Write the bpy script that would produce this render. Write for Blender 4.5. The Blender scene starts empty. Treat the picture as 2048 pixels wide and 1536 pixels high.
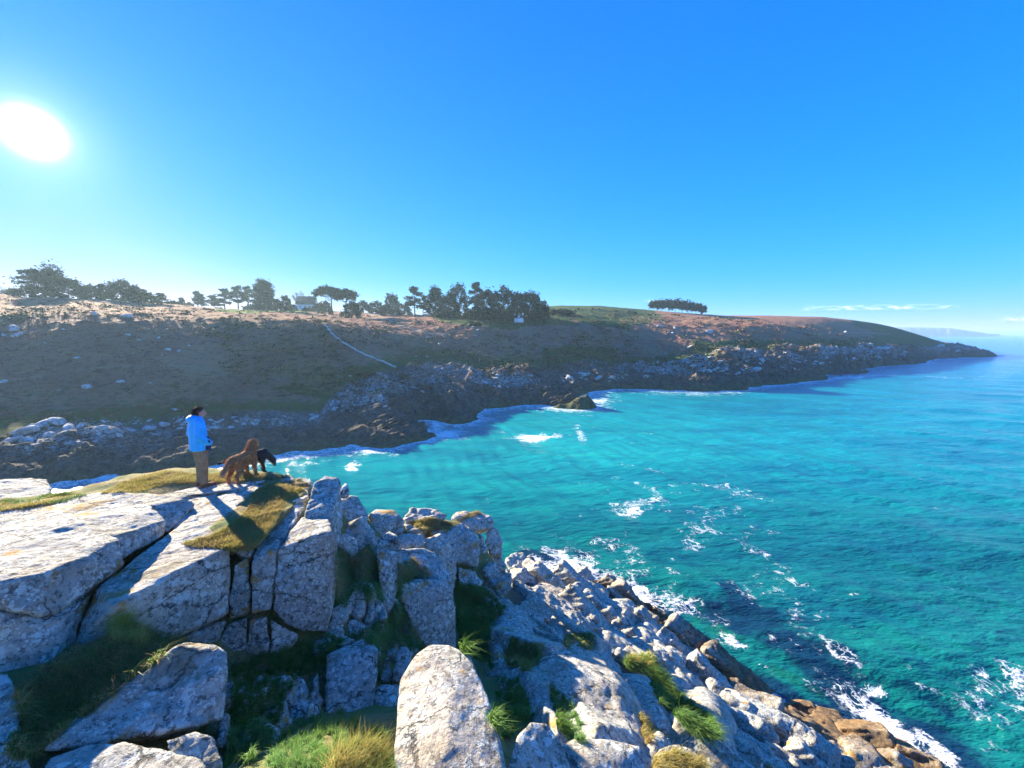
import bpy, bmesh, math, random
import numpy as np
from mathutils import Vector, Matrix, noise as mnoise
from mathutils.bvhtree import BVHTree
random.seed(7); rng = np.random.default_rng(11)
R_ = math.radians
# ------------------------------------------------------------------ camera, sky, sun, exposure
scn = bpy.context.scene
COL = scn.collection
F = 772.0                      # focal length in photograph pixels (photo is 2048 wide)
PITCH = R_(7.4)
cam = bpy.data.cameras.new('camera'); cam.sensor_width = 36; cam.lens = 36*F/2048
cam.clip_start = 0.05; cam.clip_end = 60000
camo = bpy.data.objects.new('camera', cam); COL.objects.link(camo)
camo.location = (0, 0, 0); camo.rotation_euler = (math.pi/2-PITCH, 0, 0)
scn.camera = camo
SEA = -15.0
CP, SP = math.cos(PITCH), math.sin(PITCH)
SUN = Vector((-959.0, 503*SP+772*CP, 503*CP-772*SP)).normalized()
SUN_EL = math.asin(SUN.z); SUN_AZ = math.atan2(SUN.x, SUN.y)
w = bpy.data.worlds.new('World'); scn.world = w; w.use_nodes = True
SKYGAIN = 1.25      # the sky as it shows at exposure 2.05 and strength 0.08
def build_world():
    nt = w.node_tree; n = nt.nodes; l = nt.links; n.clear()
    out = n.new('ShaderNodeOutputWorld'); bg = n.new('ShaderNodeBackground')
    sky = n.new('ShaderNodeTexSky'); sky.sky_type = 'NISHITA'; sky.sun_disc = False
    sky.sun_elevation = SUN_EL; sky.sun_rotation = SUN_AZ
    sky.altitude = 20; sky.air_density = 1.0; sky.dust_density = .3; sky.ozone_density = 2.0
    tc = n.new('ShaderNodeTexCoord')
    sx = n.new('ShaderNodeSeparateXYZ'); l.new(tc.outputs['Generated'], sx.inputs[0])
    def mt(op, x, y=None):
        q = n.new('ShaderNodeMath'); q.operation = op
        for i, v in enumerate((x, y)):
            if v is None: continue
            if isinstance(v, bpy.types.NodeSocket): l.new(v, q.inputs[i])
            else: q.inputs[i].default_value = v
        return q.outputs[0]
    z = mt('MAXIMUM', sx.outputs[2], .002); rz = mt('SQRT', z)
    # the clear winter sky grades per colour with height, on top of the sky model's own shape
    sr = n.new('ShaderNodeSeparateColor'); l.new(sky.outputs[0], sr.inputs[0]); cc = n.new('ShaderNodeCombineColor')
    for i, (a, p, c, d) in enumerate(((-1.28, 1.057, 4.336, -8.169), (-.56, .253, -.313, -1.105), (0.0, -.101, -2.744, 2.287))):
        e = mt('ADD', mt('ADD', mt('MULTIPLY', z, c), mt('MULTIPLY', rz, d)), a+SKYGAIN)
        l.new(mt('MULTIPLY', mt('POWER', mt('MINIMUM', sr.outputs[i], 13.0), p), mt('EXPONENT', e)), cc.inputs[i])
    # aureole of bright air round the sun
    dot = n.new('ShaderNodeVectorMath'); dot.operation = 'DOT_PRODUCT'
    l.new(tc.outputs['Generated'], dot.inputs[0]); dot.inputs[1].default_value = SUN
    last = cc.outputs[0]
    for p, s, c in ((4200, 20.0, (1, 1, 1, 1)), (500, 1.1, (.95, .98, 1, 1)), (110, .25, (.7, .92, 1, 1))):
        mx = n.new('ShaderNodeMath'); mx.operation = 'MAXIMUM'; mx.inputs[1].default_value = 0
        l.new(dot.outputs['Value'], mx.inputs[0])
        pw = n.new('ShaderNodeMath'); pw.operation = 'POWER'; pw.inputs[1].default_value = p
        l.new(mx.outputs[0], pw.inputs[0])
        ml = n.new('ShaderNodeMath'); ml.operation = 'MULTIPLY'; ml.inputs[1].default_value = s
        l.new(pw.outputs[0], ml.inputs[0])
        a = n.new('ShaderNodeMix'); a.data_type = 'RGBA'; a.blend_type = 'ADD'; a.clamp_factor = False
        l.new(ml.outputs[0], a.inputs[0]); l.new(last, a.inputs[6]); a.inputs[7].default_value = c
        last = a.outputs[2]
    l.new(last, bg.inputs[0]); bg.inputs[1].default_value = 0.08
    l.new(bg.outputs[0], out.inputs[0])
build_world()
sl = bpy.data.lights.new('sun', 'SUN'); sl.energy = 5.0; sl.angle = R_(0.53); sl.color = (1, .87, .66)
so = bpy.data.objects.new('sun', sl); COL.objects.link(so)
so.rotation_euler = SUN.to_track_quat('Z', 'Y').to_euler(); so.location = (-40, 30, 40)
vs = scn.view_settings; vs.view_transform = 'Standard'; vs.look = 'None'; vs.gamma = 1; vs.exposure = 2.05; vs.use_curve_mapping = False
scn.render.engine = 'CYCLES'
cy = scn.cycles; cy.use_denoising = True; cy.max_bounces = 8; cy.volume_bounces = 1; cy.transparent_max_bounces = 8
cy.diffuse_bounces = 5; cy.glossy_bounces = 3; cy.sample_clamp_indirect = 4; cy.caustics_reflective = False; cy.caustics_refractive = False
HAZE = True

# ------------------------------------------------------------------ helpers
def ray(px, py):
    x = (px-1024)/F; k = (py-768)/F
    return Vector((x, CP-k*SP, -SP-k*CP))
def W(px, py, Y):
    r = ray(px, py); return r*(Y/r.y)
def Wz(px, py, z):
    r = ray(px, py); return r*(z/r.z)
def topix(P):
    """world points (n,3) -> photograph pixels; used only to look up which zone of the real place a ground point lies in"""
    d = P[:, 1]*CP-P[:, 2]*SP; u = P[:, 1]*SP+P[:, 2]*CP
    d = np.maximum(d, 1e-3)
    return 1024+F*P[:, 0]/d, 768-F*u/d
def tag(o, label=None, cat=None, group=None, kind=None):
    if label: o['label'] = label
    if cat: o['category'] = cat
    if group: o['group'] = group
    if kind: o['kind'] = kind
    return o
def empty(name, loc=(0, 0, 0), rz=0):
    o = bpy.data.objects.new(name, None); COL.objects.link(o); o.location = loc; o.rotation_euler = (0, 0, rz)
    o.empty_display_size = .2; return o
def mesh_np(name, V, Fc, smooth=True):
    V = np.asarray(V, dtype=np.float32); Fc = np.asarray(Fc, dtype=np.int32)
    m = bpy.data.meshes.new(name); k = Fc.shape[1]
    m.vertices.add(len(V)); m.vertices.foreach_set('co', V.ravel())
    m.loops.add(Fc.size); m.loops.foreach_set('vertex_index', Fc.ravel())
    m.polygons.add(len(Fc)); m.polygons.foreach_set('loop_start', np.arange(len(Fc), dtype=np.int32)*k)
    m.update(calc_edges=True)
    if smooth: m.polygons.foreach_set('use_smooth', np.ones(len(Fc), dtype=bool))
    return m
def obj(name, m, mat=None, parent=None, loc=None):
    o = bpy.data.objects.new(name, m); COL.objects.link(o)
    if mat is not None and m is not None and len(m.materials) == 0: m.materials.append(mat)
    if parent is not None: o.parent = parent
    if loc is not None: o.location = loc
    return o
def attr(m, name, a):
    at = m.attributes.new(name, 'FLOAT', 'POINT'); at.data.foreach_set('value', np.asarray(a, dtype=np.float32))
def colattr(m, name, a):
    at = m.attributes.new(name, 'FLOAT_COLOR', 'POINT'); a = np.asarray(a, dtype=np.float32)
    if a.shape[1] == 3: a = np.hstack([a, np.ones((len(a), 1), np.float32)])
    at.data.foreach_set('color', a.ravel())
def grid_faces(nu, nv):
    i = np.arange(nu-1)[:, None]*nv+np.arange(nv-1)[None]; i = i.ravel()
    return np.stack([i, i+nv, i+nv+1, i+1], 1)
_P = np.random.default_rng(3).random((64, 64, 64)).astype(np.float32)
def vnoise(x, y, z=0.0):
    x, y, z = np.broadcast_arrays(np.asarray(x, float), np.asarray(y, float), np.asarray(z, float))
    xi = np.floor(x).astype(int); yi = np.floor(y).astype(int); zi = np.floor(z).astype(int)
    fx = x-xi; fy = y-yi; fz = z-zi
    fx = fx*fx*(3-2*fx); fy = fy*fy*(3-2*fy); fz = fz*fz*(3-2*fz)
    r = 0
    for a in (0, 1):
        for b in (0, 1):
            for c in (0, 1):
                r = r+_P[(xi+a) & 63, (yi+b) & 63, (zi+c) & 63]*np.abs(1-a-fx)*np.abs(1-b-fy)*np.abs(1-c-fz)
    return r*2-1
def fbm(x, y, z=0.0, o=4, g=.5):
    r = 0; a = 1; s = 1; t = 0
    for i in range(o):
        r = r+a*vnoise(x*s+17.3*i, y*s+5.1*i, np.asarray(z)*s+9.7*i); t += a; a *= g; s *= 2.03
    return r/t
def ridged(x, y, z=0.0, o=4):
    r = 0; a = 1; s = 1; t = 0
    for i in range(o):
        r = r+a*(1-2*np.abs(vnoise(x*s+17.3*i, y*s+5.1*i, np.asarray(z)*s+9.7*i))); t += a; a *= .5; s *= 2.1
    return r/t
def sst(a, b, x):
    t = np.clip((x-a)/(b-a), 0, 1); return t*t*(3-2*t)
class RBF:
    def __init__(s, P, z, smooth=1e-4):
        s.P = np.asarray(P, float); n = len(s.P); z = np.asarray(z, float)
        A = s.phi(s.P, s.P)+np.eye(n)*smooth; B = np.hstack([np.ones((n, 1)), s.P])
        M = np.block([[A, B], [B.T, np.zeros((3, 3))]])
        s.w = np.linalg.solve(M, np.concatenate([z, np.zeros(3)]))
    def phi(s, a, b):
        return np.sqrt(((a[:, None]-b[None])**2).sum(2)+1e-6)
    def __call__(s, Q):
        out = np.empty(len(Q)); n = len(s.P)
        for i in range(0, len(Q), 20000):
            q = Q[i:i+20000]; out[i:i+20000] = s.phi(q, s.P)@s.w[:n]+s.w[n]+q@s.w[n+1:]
        return out
def in_poly(x, y, poly):
    ins = np.zeros(np.shape(x), bool); n = len(poly)
    for i in range(n):
        x1, y1 = poly[i]; x2, y2 = poly[(i+1) % n]
        c = ((y1 > y) != (y2 > y)) & (x < (x2-x1)*(y-y1)/((y2-y1) or 1e-9)+x1); ins ^= c
    return ins
def dseg(x, y, pts):
    d = np.full(np.shape(x), 1e9)
    for (x1, y1), (x2, y2) in zip(pts[:-1], pts[1:]):
        vx, vy = x2-x1, y2-y1; t = np.clip(((x-x1)*vx+(y-y1)*vy)/(vx*vx+vy*vy+1e-9), 0, 1)
        d = np.minimum(d, np.hypot(x-x1-t*vx, y-y1-t*vy))
    return d

# ------------------------------------------------------------------ materials
class NT:
    def __init__(s, name):
        s.m = bpy.data.materials.new(name); s.m.use_nodes = True; s.t = s.m.node_tree; s.t.nodes.clear()
        s.out = s.t.nodes.new('ShaderNodeOutputMaterial'); s.b = s.t.nodes.new('ShaderNodeBsdfPrincipled')
        s.t.links.new(s.b.outputs[0], s.out.inputs[0]); s.pos = s.n('ShaderNodeNewGeometry').outputs['Position']
    def n(s, t, **k):
        x = s.t.nodes.new(t)
        for a, b in k.items(): setattr(x, a, b)
        return x
    def set(s, sock, v):
        if isinstance(v, bpy.types.NodeSocket): s.t.links.new(v, sock)
        elif v is not None: sock.default_value = v
    def noise(s, scale, detail=4, rough=.55, vec=None, dist=0):
        x = s.n('ShaderNodeTexNoise'); s.set(x.inputs['Vector'], vec if vec is not None else s.pos)
        x.inputs['Scale'].default_value = scale; x.inputs['Detail'].default_value = detail
        x.inputs['Roughness'].default_value = rough; x.inputs['Distortion'].default_value = dist; return x.outputs[0]
    def vor(s, scale, feature='F1', out=0, vec=None):
        x = s.n('ShaderNodeTexVoronoi', feature=feature); s.set(x.inputs['Vector'], vec if vec is not None else s.pos)
        x.inputs['Scale'].default_value = scale; return x.outputs[out]
    def mapr(s, v, a, b, c=0.0, d=1.0, smooth=True):
        x = s.n('ShaderNodeMapRange'); x.interpolation_type = 'SMOOTHSTEP' if smooth else 'LINEAR'
        s.set(x.inputs[0], v)
        for i, q in enumerate((a, b, c, d)): s.set(x.inputs[i+1], q)
        return x.outputs[0]
    def math(s, op, a, b=0.0, c=None):
        x = s.n('ShaderNodeMath', operation=op); s.set(x.inputs[0], a); s.set(x.inputs[1], b)
        if c is not None: s.set(x.inputs[2], c)
        return x.outputs[0]
    def mix(s, f, a, b, bt='MIX'):
        x = s.n('ShaderNodeMix', data_type='RGBA', blend_type=bt); s.set(x.inputs[0], f)
        for q, v in ((6, a), (7, b)):
            if isinstance(v, tuple) and len(v) == 3: v = (*v, 1)
            s.set(x.inputs[q], v)
        return x.outputs[2]
    def attr(s, name, out='Fac'):
        x = s.n('ShaderNodeAttribute', attribute_name=name); return x.outputs[out]
    def mapping(s, scale=(1, 1, 1), rot=(0, 0, 0), vec=None):
        x = s.n('ShaderNodeMapping'); s.set(x.inputs[0], vec if vec is not None else s.pos)
        x.inputs['Scale'].default_value = scale; x.inputs['Rotation'].default_value = rot; return x.outputs[0]
    def bump(s, h, strength, dist, prev=None):
        x = s.n('ShaderNodeBump'); s.set(x.inputs['Height'], h); x.inputs['Strength'].default_value = strength
        x.inputs['Distance'].default_value = dist
        if prev is not None: s.set(x.inputs['Normal'], prev)
        return x.outputs[0]
    def sep(s, v=None):
        x = s.n('ShaderNodeSeparateXYZ'); s.set(x.inputs[0], v if v is not None else s.pos); return x.outputs
    def fin(s, col, rough=.9, nrm=None, spec=.3):
        s.set(s.b.inputs['Base Color'], (*col, 1) if isinstance(col, tuple) and len(col) == 3 else col)
        s.set(s.b.inputs['Roughness'], rough); s.b.inputs['Specular IOR Level'].default_value = spec
        if nrm is not None: s.set(s.b.inputs['Normal'], nrm)
        return s.m
def simple(name, col, rough=.85, var=.25, scale=8, spec=.3, bump=0):
    t = NT(name); f = t.noise(scale, 5, .6)
    c = t.mix(t.mapr(f, .3, .7), tuple(x*(1-var) for x in col), tuple(min(1, x*(1+var)) for x in col))
    return t.fin(c, rough, t.bump(f, .5, bump) if bump else None, spec)
def granite(name, near=True, sc=1.0, base=(.47, .47, .42)):
    """weathered granite under pale and ochre lichens; below the tide line bare brown wet rock"""
    t = NT(name)
    grain = t.noise(60*sc, 3, .7); mid = t.noise(9*sc, 6, .65); big = t.noise(1.3*sc, 4, .55, dist=.4)
    c = t.mix(t.mapr(big, .3, .7), base, (.40, .36, .29))
    c = t.mix(t.mapr(mid, .4, .68, 0, .6), c, (.19, .185, .16))
    # crustose lichen: pale rosettes of two sizes with ragged rims
    wv = t.n('ShaderNodeVectorMath', operation='ADD')
    nz = t.n('ShaderNodeTexNoise'); t.set(nz.inputs['Vector'], t.pos); nz.inputs['Scale'].default_value = 14*sc; nz.inputs['Detail'].default_value = 4
    sc3 = t.n('ShaderNodeVectorMath', operation='SCALE'); t.set(sc3.inputs[0], nz.outputs['Color']); sc3.inputs['Scale'].default_value = .16/sc
    t.set(wv.inputs[0], t.pos); t.set(wv.inputs[1], sc3.outputs[0])
    v1 = t.vor(6.0*sc, vec=wv.outputs[0]); v2 = t.vor(17*sc, vec=wv.outputs[0])
    dens = t.noise(.9*sc, 3, .6)
    l1 = t.math('MULTIPLY', t.mapr(v1, .42, .30), t.mapr(dens, .42, .54))
    l2 = t.math('MULTIPLY', t.mapr(v2, .48, .32), t.mapr(t.noise(2.2*sc, 3, .6), .38, .55))
    lich = t.math('MAXIMUM', l1, l2)
    pale = t.mix(t.mapr(grain, .35, .65), (.78, .82, .74), (.58, .62, .54))
    c = t.mix(t.math('MULTIPLY', lich, .85), c, pale)
    # dark specks of black lichen and mica
    dk = t.mapr(t.noise(13*sc, 6, .8), .525, .59)
    c = t.mix(t.math('MULTIPLY', dk, .75), c, (.06, .06, .05))
    c = t.mix(t.mapr(grain, .62, .75, 0, .45), c, (.75, .72, .66))
    # ochre lichen patches
    oc = t.math('MULTIPLY', t.mapr(t.noise(1.3*sc, 4, .6, vec=t.mapping((1, 1, 1.3), (.3, .8, .2))), .60, .66), t.mapr(mid, .40, .50))
    c = t.mix(t.math('MULTIPLY', oc, .85), c, (.46, .24, .035))
    fv = t.n('ShaderNodeVectorMath', operation='ADD'); t.set(fv.inputs[0], t.mapping((.55, 1.0, 1.7), (.3, .5, .6))); t.set(fv.inputs[1], sc3.outputs[0])
    fe = t.vor(.85*sc, 'DISTANCE_TO_EDGE', vec=fv.outputs[0]); fis = t.math('MULTIPLY', t.mapr(fe, .016, .003), t.mapr(t.noise(1.6*sc, 3, .6), .46, .56))
    c = t.mix(t.math('MULTIPLY', fis, .85), c, (.05, .045, .04))
    xyz = t.sep(); nrm = t.n('ShaderNodeNewGeometry').outputs['Normal']; nx = t.sep(nrm)
    # moss-brown on weathered flats
    mo = t.math('MULTIPLY', t.mapr(t.noise(1.7*sc, 4, .6), .56, .68), t.mapr(nx[2], .1, .7))
    c = t.mix(t.math('MULTIPLY', mo, .5), c, (.20, .155, .07))
    st = t.mapr(t.noise(.8*sc, 5, .65, vec=t.mapping((1.6, 1.6, .5))), .52, .66); c = t.mix(t.math('MULTIPLY', st, .45), c, (.22, .17, .12))
    if near:
        tide = t.mapr(t.math('ADD', xyz[2], t.math('MULTIPLY', mid, 2.0)), -12.2, -13.2)
        brown = t.mix(t.mapr(big, .35, .65), (.22, .13, .055), (.075, .055, .04))
        brown = t.mix(t.mapr(t.noise(5, 5, .7), .4, .7), brown, (.30, .20, .10))
        c = t.mix(tide, c, brown)
    fol = t.noise(3.0*sc, 6, .62, vec=t.mapping((.5, 1.2, 4.5), (.25, .35, .1)))
    b = t.bump(grain, .9, .018/sc); b = t.bump(mid, .9, .055/sc, b); b = t.bump(lich, .5, .012/sc, b)
    b = t.bump(fol, .6, .06/sc, b); b = t.bump(t.math('SUBTRACT', 1.0, fis), .8, .03, b)
    return t.fin(c, .88, b, .25)
M = {}
M['granite'] = granite('granite')
M['granite_cream'] = granite('granite_smooth', base=(.62, .55, .44))
M['granite_brown'] = granite('granite_brown', base=(.26, .165, .10))

# GN displacement shared by all near rocks
def make_disp(name, s1, a1, s2, a2, s3, a3, crack=0.0):
    g = bpy.data.node_groups.new(name, 'GeometryNodeTree')
    g.interface.new_socket('Geometry', in_out='INPUT', socket_type='NodeSocketGeometry')
    g.interface.new_socket('Geometry', in_out='OUTPUT', socket_type='NodeSocketGeometry')
    n = g.nodes; l = g.links
    gi = n.new('NodeGroupInput'); go = n.new('NodeGroupOutput'); sp = n.new('GeometryNodeSetPosition'); p = n.new('GeometryNodeInputPosition')
    sip = n.new('GeometryNodeObjectInfo') if False else None
    nrm = n.new('GeometryNodeInputNormal')
    def nz(scale, amp, mapping=None, ridge=False, rot=(.25, .35, .1)):
        t = n.new('ShaderNodeTexNoise'); t.inputs['Scale'].default_value = scale; t.inputs['Detail'].default_value = 4; t.inputs['Roughness'].default_value = .55
        if mapping:
            vm = n.new('ShaderNodeVectorRotate'); vm.rotation_type = 'EULER_XYZ'; vm.inputs['Rotation'].default_value = rot
            mu = n.new('ShaderNodeVectorMath'); mu.operation = 'MULTIPLY'; mu.inputs[1].default_value = mapping
            l.new(p.outputs[0], vm.inputs['Vector']); l.new(vm.outputs[0], mu.inputs[0]); l.new(mu.outputs[0], t.inputs['Vector'])
        else: l.new(p.outputs[0], t.inputs['Vector'])
        a = n.new('ShaderNodeMath'); a.operation = 'SUBTRACT'; a.inputs[1].default_value = .5; l.new(t.outputs[0], a.inputs[0])
        o = a
        if ridge:
            ab = n.new('ShaderNodeMath'); ab.operation = 'ABSOLUTE'; l.new(a.outputs[0], ab.inputs[0])
            mr = n.new('ShaderNodeMapRange'); mr.interpolation_type = 'SMOOTHSTEP'; mr.inputs[1].default_value = 0; mr.inputs[2].default_value = .035; mr.inputs[3].default_value = -1; mr.inputs[4].default_value = 0
            l.new(ab.outputs[0], mr.inputs[0]); o = mr
        b = n.new('ShaderNodeMath'); b.operation = 'MULTIPLY'; b.inputs[1].default_value = amp; l.new(o.outputs[0], b.inputs[0]); return b.outputs[0]
    tot = nz(s1, a1, (.45, 1.4, 1.4), rot=(0, 0, -.46))
    for q in (nz(s2, a2), nz(s3, a3, (.5, 1.2, 4.5)), nz(s1*.7, crack, None, True) if crack else None):
        if q is None: continue
        ad = n.new('ShaderNodeMath'); l.new(tot, ad.inputs[0]); l.new(q, ad.inputs[1]); tot = ad.outputs[0]
    vm = n.new('ShaderNodeVectorMath'); vm.operation = 'SCALE'; l.new(nrm.outputs[0], vm.inputs[0]); l.new(tot, vm.inputs['Scale'])
    l.new(gi.outputs[0], sp.inputs['Geometry']); l.new(vm.outputs[0], sp.inputs['Offset']); l.new(sp.outputs[0], go.inputs[0])
    return g
DISP_N = make_disp('rock_relief_near', .8, .13, 4.0, .02, 1.8, .09, 0)
DISP_F = make_disp('rock_relief_middle', .7, .22, 2.6, .10, 1.3, .36, .02)
DISP_M = make_disp('rock_relief_slab', .6, .15, 2.6, .05, 1.3, .19, 0)
DISP_S = make_disp('rock_relief_smooth', 1.1, .05, 7.0, .016, 2.0, .03)
FG = []       # (verts, faces) of near geometry for ray queries
def hull_mesh(name, pts):
    bm = bmesh.new()
    for p in pts: bm.verts.new(p)
    bmesh.ops.remove_doubles(bm, verts=bm.verts, dist=1e-4)
    r = bmesh.ops.convex_hull(bm, input=bm.verts)
    bad = list({g for g in list(r['geom_interior'])+list(r['geom_unused']) if isinstance(g, bmesh.types.BMVert)})
    if bad: bmesh.ops.delete(bm, geom=bad, context='VERTS')
    bmesh.ops.recalc_face_normals(bm, faces=bm.faces)
    m = bpy.data.meshes.new(name); bm.to_mesh(m); bm.free(); return m
NEARROCK = None
def rock_pts(P, mat='granite', vox=.04, sm=6, disp=None, parent='G', name='rock', label=None, cat=None, group=None):
    c = sum(P, Vector())/len(P)
    m = hull_mesh(name, [p-c for p in P])
    o = obj(name, m, M[mat], parent=GROUND if parent == 'G' else None, loc=c)
    V = [v.co+c for v in m.vertices]; FG.append(([tuple(v) for v in V], [tuple(p.vertices) for p in m.polygons]))
    md = o.modifiers.new('remesh', 'REMESH'); md.mode = 'VOXEL'; md.voxel_size = vox; md.use_smooth_shade = True
    s = o.modifiers.new('soften', 'SMOOTH'); s.factor = .5; s.iterations = max(2, int(sm*.6))
    g = o.modifiers.new('relief', 'NODES'); g.node_group = disp or (DISP_N if vox < .06 else DISP_F)
    tag(o, label, cat, group); return o
def rock(pts, t=.8, down=.35, sh=.82, **k):
    """a rock from the corners one sees, (px, py, depth in metres); its body goes on behind and below them"""
    V = [W(*p) for p in pts]; c = sum(V, Vector())/len(V); P = list(V)
    away = Vector((c.x, c.y, c.z)).normalized()
    for v in V: P.append(c+(v-c)*sh+away*t+Vector((0, 0, -down*t)))
    if 'vox' not in k: k['vox'] = max(.022, min(.1, c.length*.0048))
    return rock_pts(P, **k)

# ------------------------------------------------------------------ near ground (under the rocks)
S_ = lambda py: -ray(0, py).z/ray(0, py).y
gc = []
for px, py, z in [(0, 1012, -3.6), (130, 1000, -3.6), (230, 965, -3.62), (330, 945, -3.55), (430, 942, -3.5), (520, 947, -3.55), (580, 957, -3.75),
                  (200, 1060, -3.6), (350, 1050, -3.7), (480, 1000, -3.42), (540, 1010, -3.36), (500, 1040, -3.42), (450, 1072, -3.5), (560, 1050, -3.75), (530, 965, -3.38),
                  (100, 1180, -4.1), (300, 1150, -4.0), (420, 1150, -4.2)]:
    gc.append(Wz(px, py, z))
for px, py, Y in [(250, 1290, 4.3), (340, 1290, 4.8), (100, 1400, 3.6), (50, 1500, 3.1), (300, 1400, 4.0), (0, 1536, 2.9), (200, 1330, 4.0), (460, 1340, 5.3), (450, 1536, 3.5),
                  (520, 1400, 4.7), (560, 1340, 5.4), (600, 1290, 5.9), (700, 1285, 6.3), (600, 1425, 4.9), (690, 1425, 5.05), (750, 1420, 5.1), (560, 1440, 4.6), (620, 1462, 3.9), (690, 1458, 3.75), (640, 1510, 3.1), (735, 1488, 3.2), (785, 1530, 3.4), (775, 1500, 3.6),
                  (560, 1530, 3.0), (760, 1335, 6.5), (840, 1330, 7.5), (870, 1310, 8.6), (700, 1150, 7.5), (760, 1160, 7.9), (700, 1085, 8.2), (820, 1110, 9.1), (850, 1200, 9.6), (730, 1200, 7.2),
                  (930, 1180, 12.5), (965, 1205, 12.6), (920, 1250, 10.6), (945, 1300, 9.6), (1000, 1250, 11.8), (1000, 1180, 15.2), (900, 1060, 12.8), (960, 1080, 14.2), (800, 1040, 11.5),
                  (1080, 1155, 20.5), (1040, 1160, 18.5), (1100, 1250, 13.9), (1200, 1190, 18.8), (1250, 1300, 13.8), (1170, 1300, 12.2), (1300, 1420, 9.6), (1400, 1450, 10.6), (1500, 1500, 10.2),
                  (1480, 1536, 9.2), (1040, 1420, 6.4), (1020, 1500, 4.9), (1150, 1450, 6.3), (1250, 1530, 5.0), (1350, 1500, 6.9), (1400, 1536, 6.5), (1020, 1345, 8.3), (1060, 1290, 10.5),
                  (1150, 1370, 8.6), (1600, 1536, 10.2), (1380, 1370, 13.0), (1440, 1400, 12.9), (1320, 1290, 16.0), (1700, 1536, 11.3), (1560, 1470, 12.0), (900, 1500, 3.4), (880, 1400, 4.4)]:
    gc.append(W(px, py, Y))
WL = [(1060, 1118), (1130, 1150), (1215, 1175), (1300, 1215), (1400, 1300), (1480, 1365), (1560, 1415), (1640, 1440), (1740, 1468), (1840, 1512), (1950, 1580), (2100, 1700)]
for px, py in WL:
    p = Wz(px, py, SEA-.1); gc.append(p); q = Wz(px, py, SEA)*1.13; q.z = SEA-2.5; gc.append(q); q = Wz(px, py, SEA)*1.3; q.z = SEA-5; gc.append(q)
gc += [Vector(v) for v in [(-11.5, 9.6, -4.9), (-12.8, 9.6, -5.2), (-10.7, 9.9, -4.7), (-9.8, 10.3, -4.7), (-13.5, 8.7, -4.6), (-15, 8.5, -5), (0, .3, -3.9), (-3, .3, -3.4), (-6, 1, -3.5), (-9, 3, -3.6), (3, .3, -5), (6, 0, -8), (10, 1, -11.5), (16, 3, -14.5), (22, 4, -18), (0, -4, -3), (-8, -4, -3), (8, -4, -6), (16, -4, -12),
       (-14, 6, -3.9), (-16, 2, -3.8), (-14, 9.5, -5.5), (-17, 13, -10), (-11, 10.8, -5.6), (-10, 13.5, -9), (-12, 17, -16), (-7, 10.6, -4.4), (-6.5, 13, -9), (-6, 17, -17), (-4.6, 10.2, -4.6), (-4.0, 12.5, -9), (-3, 16, -16),
       (-3.3, 10.5, -6.4), (-2.3, 12.5, -8.5), (-2.6, 17, -17), (-1.2, 17, -13), (-.4, 22, -18), (-1.5, 14.8, -9.5), (-3, 25, -20), (-14, 24, -20), (4, 30, -20), (14, 28, -21), (24, 20, -21), (-19, 18, -17), (-20, 8, -8), (26, 10, -21)]]
gP = np.array([(v.x, v.y) for v in gc]); gZ = np.array([v.z for v in gc])
rbf = RBF(gP, gZ, .02)
nx_, ny_ = 380, 340
gx = np.linspace(-18, 22, nx_); gy = np.linspace(-3, 28, ny_)
GX, GY = np.meshgrid(gx, gy, indexing='ij'); Q = np.stack([GX.ravel(), GY.ravel()], 1)
GZ = rbf(Q)+fbm(Q[:, 0]*1.3, Q[:, 1]*1.3, 0, 4)*.10
far_ = sst(10, 16, np.hypot(Q[:, 0], Q[:, 1])); GZ += far_*ridged(Q[:, 0]*.7, Q[:, 1]*.7, 2.2)*.35
gm = mesh_np('headland', np.column_stack([Q, GZ]), grid_faces(nx_, ny_))
def ground_mat():
    t = NT('headland_soil_and_turf')
    big = t.noise(1.2, 4, .6); f = t.noise(18, 5, .65); f2 = t.noise(70, 3, .7)
    c = t.mix(t.mapr(big, .40, .60), (.16, .24, .07), (.38, .29, .14))
    c = t.mix(t.mapr(f, .4, .65), c, (.20, .17, .06)); c = t.mix(t.mapr(f2, .5, .7, 0, .6), c, (.03, .03, .015))
    xyz = t.sep(); tide = t.mapr(t.math('ADD', xyz[2], big), -8.6, -9.6)
    rk = t.mix(t.mapr(f, .35, .65), (.14, .12, .10), (.05, .045, .04)); c = t.mix(tide, c, rk)
    low = t.mapr(xyz[2], -12.5, -13.6); c = t.mix(low, c, t.mix(t.mapr(f, .35, .65), (.09, .055, .03), (.03, .025, .02)))
    b = t.bump(f2, .8, .03); b = t.bump(f, .8, .06, b); return t.fin(c, .95, b, .15)
M['ground'] = ground_mat()
GROUND = obj('headland', gm, M['ground']); tag(GROUND, 'rocky granite headland with turf in its joints, running down to the sea', kind='structure')
GBVH = BVHTree.FromPolygons([tuple(v) for v in np.column_stack([Q, GZ])], [tuple(f) for f in grid_faces(nx_, ny_)])
FG.append(([tuple(v) for v in np.column_stack([Q, GZ])], [tuple(int(i) for i in f) for f in grid_faces(nx_, ny_)]))
def G(px, py, lift=0.0):
    h = GBVH.ray_cast(Vector((0, 0, 0)), ray(px, py).normalized()); p = h[0] if h[0] is not None else Wz(px, py, SEA)
    return p*(1-lift/p.length)

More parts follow.
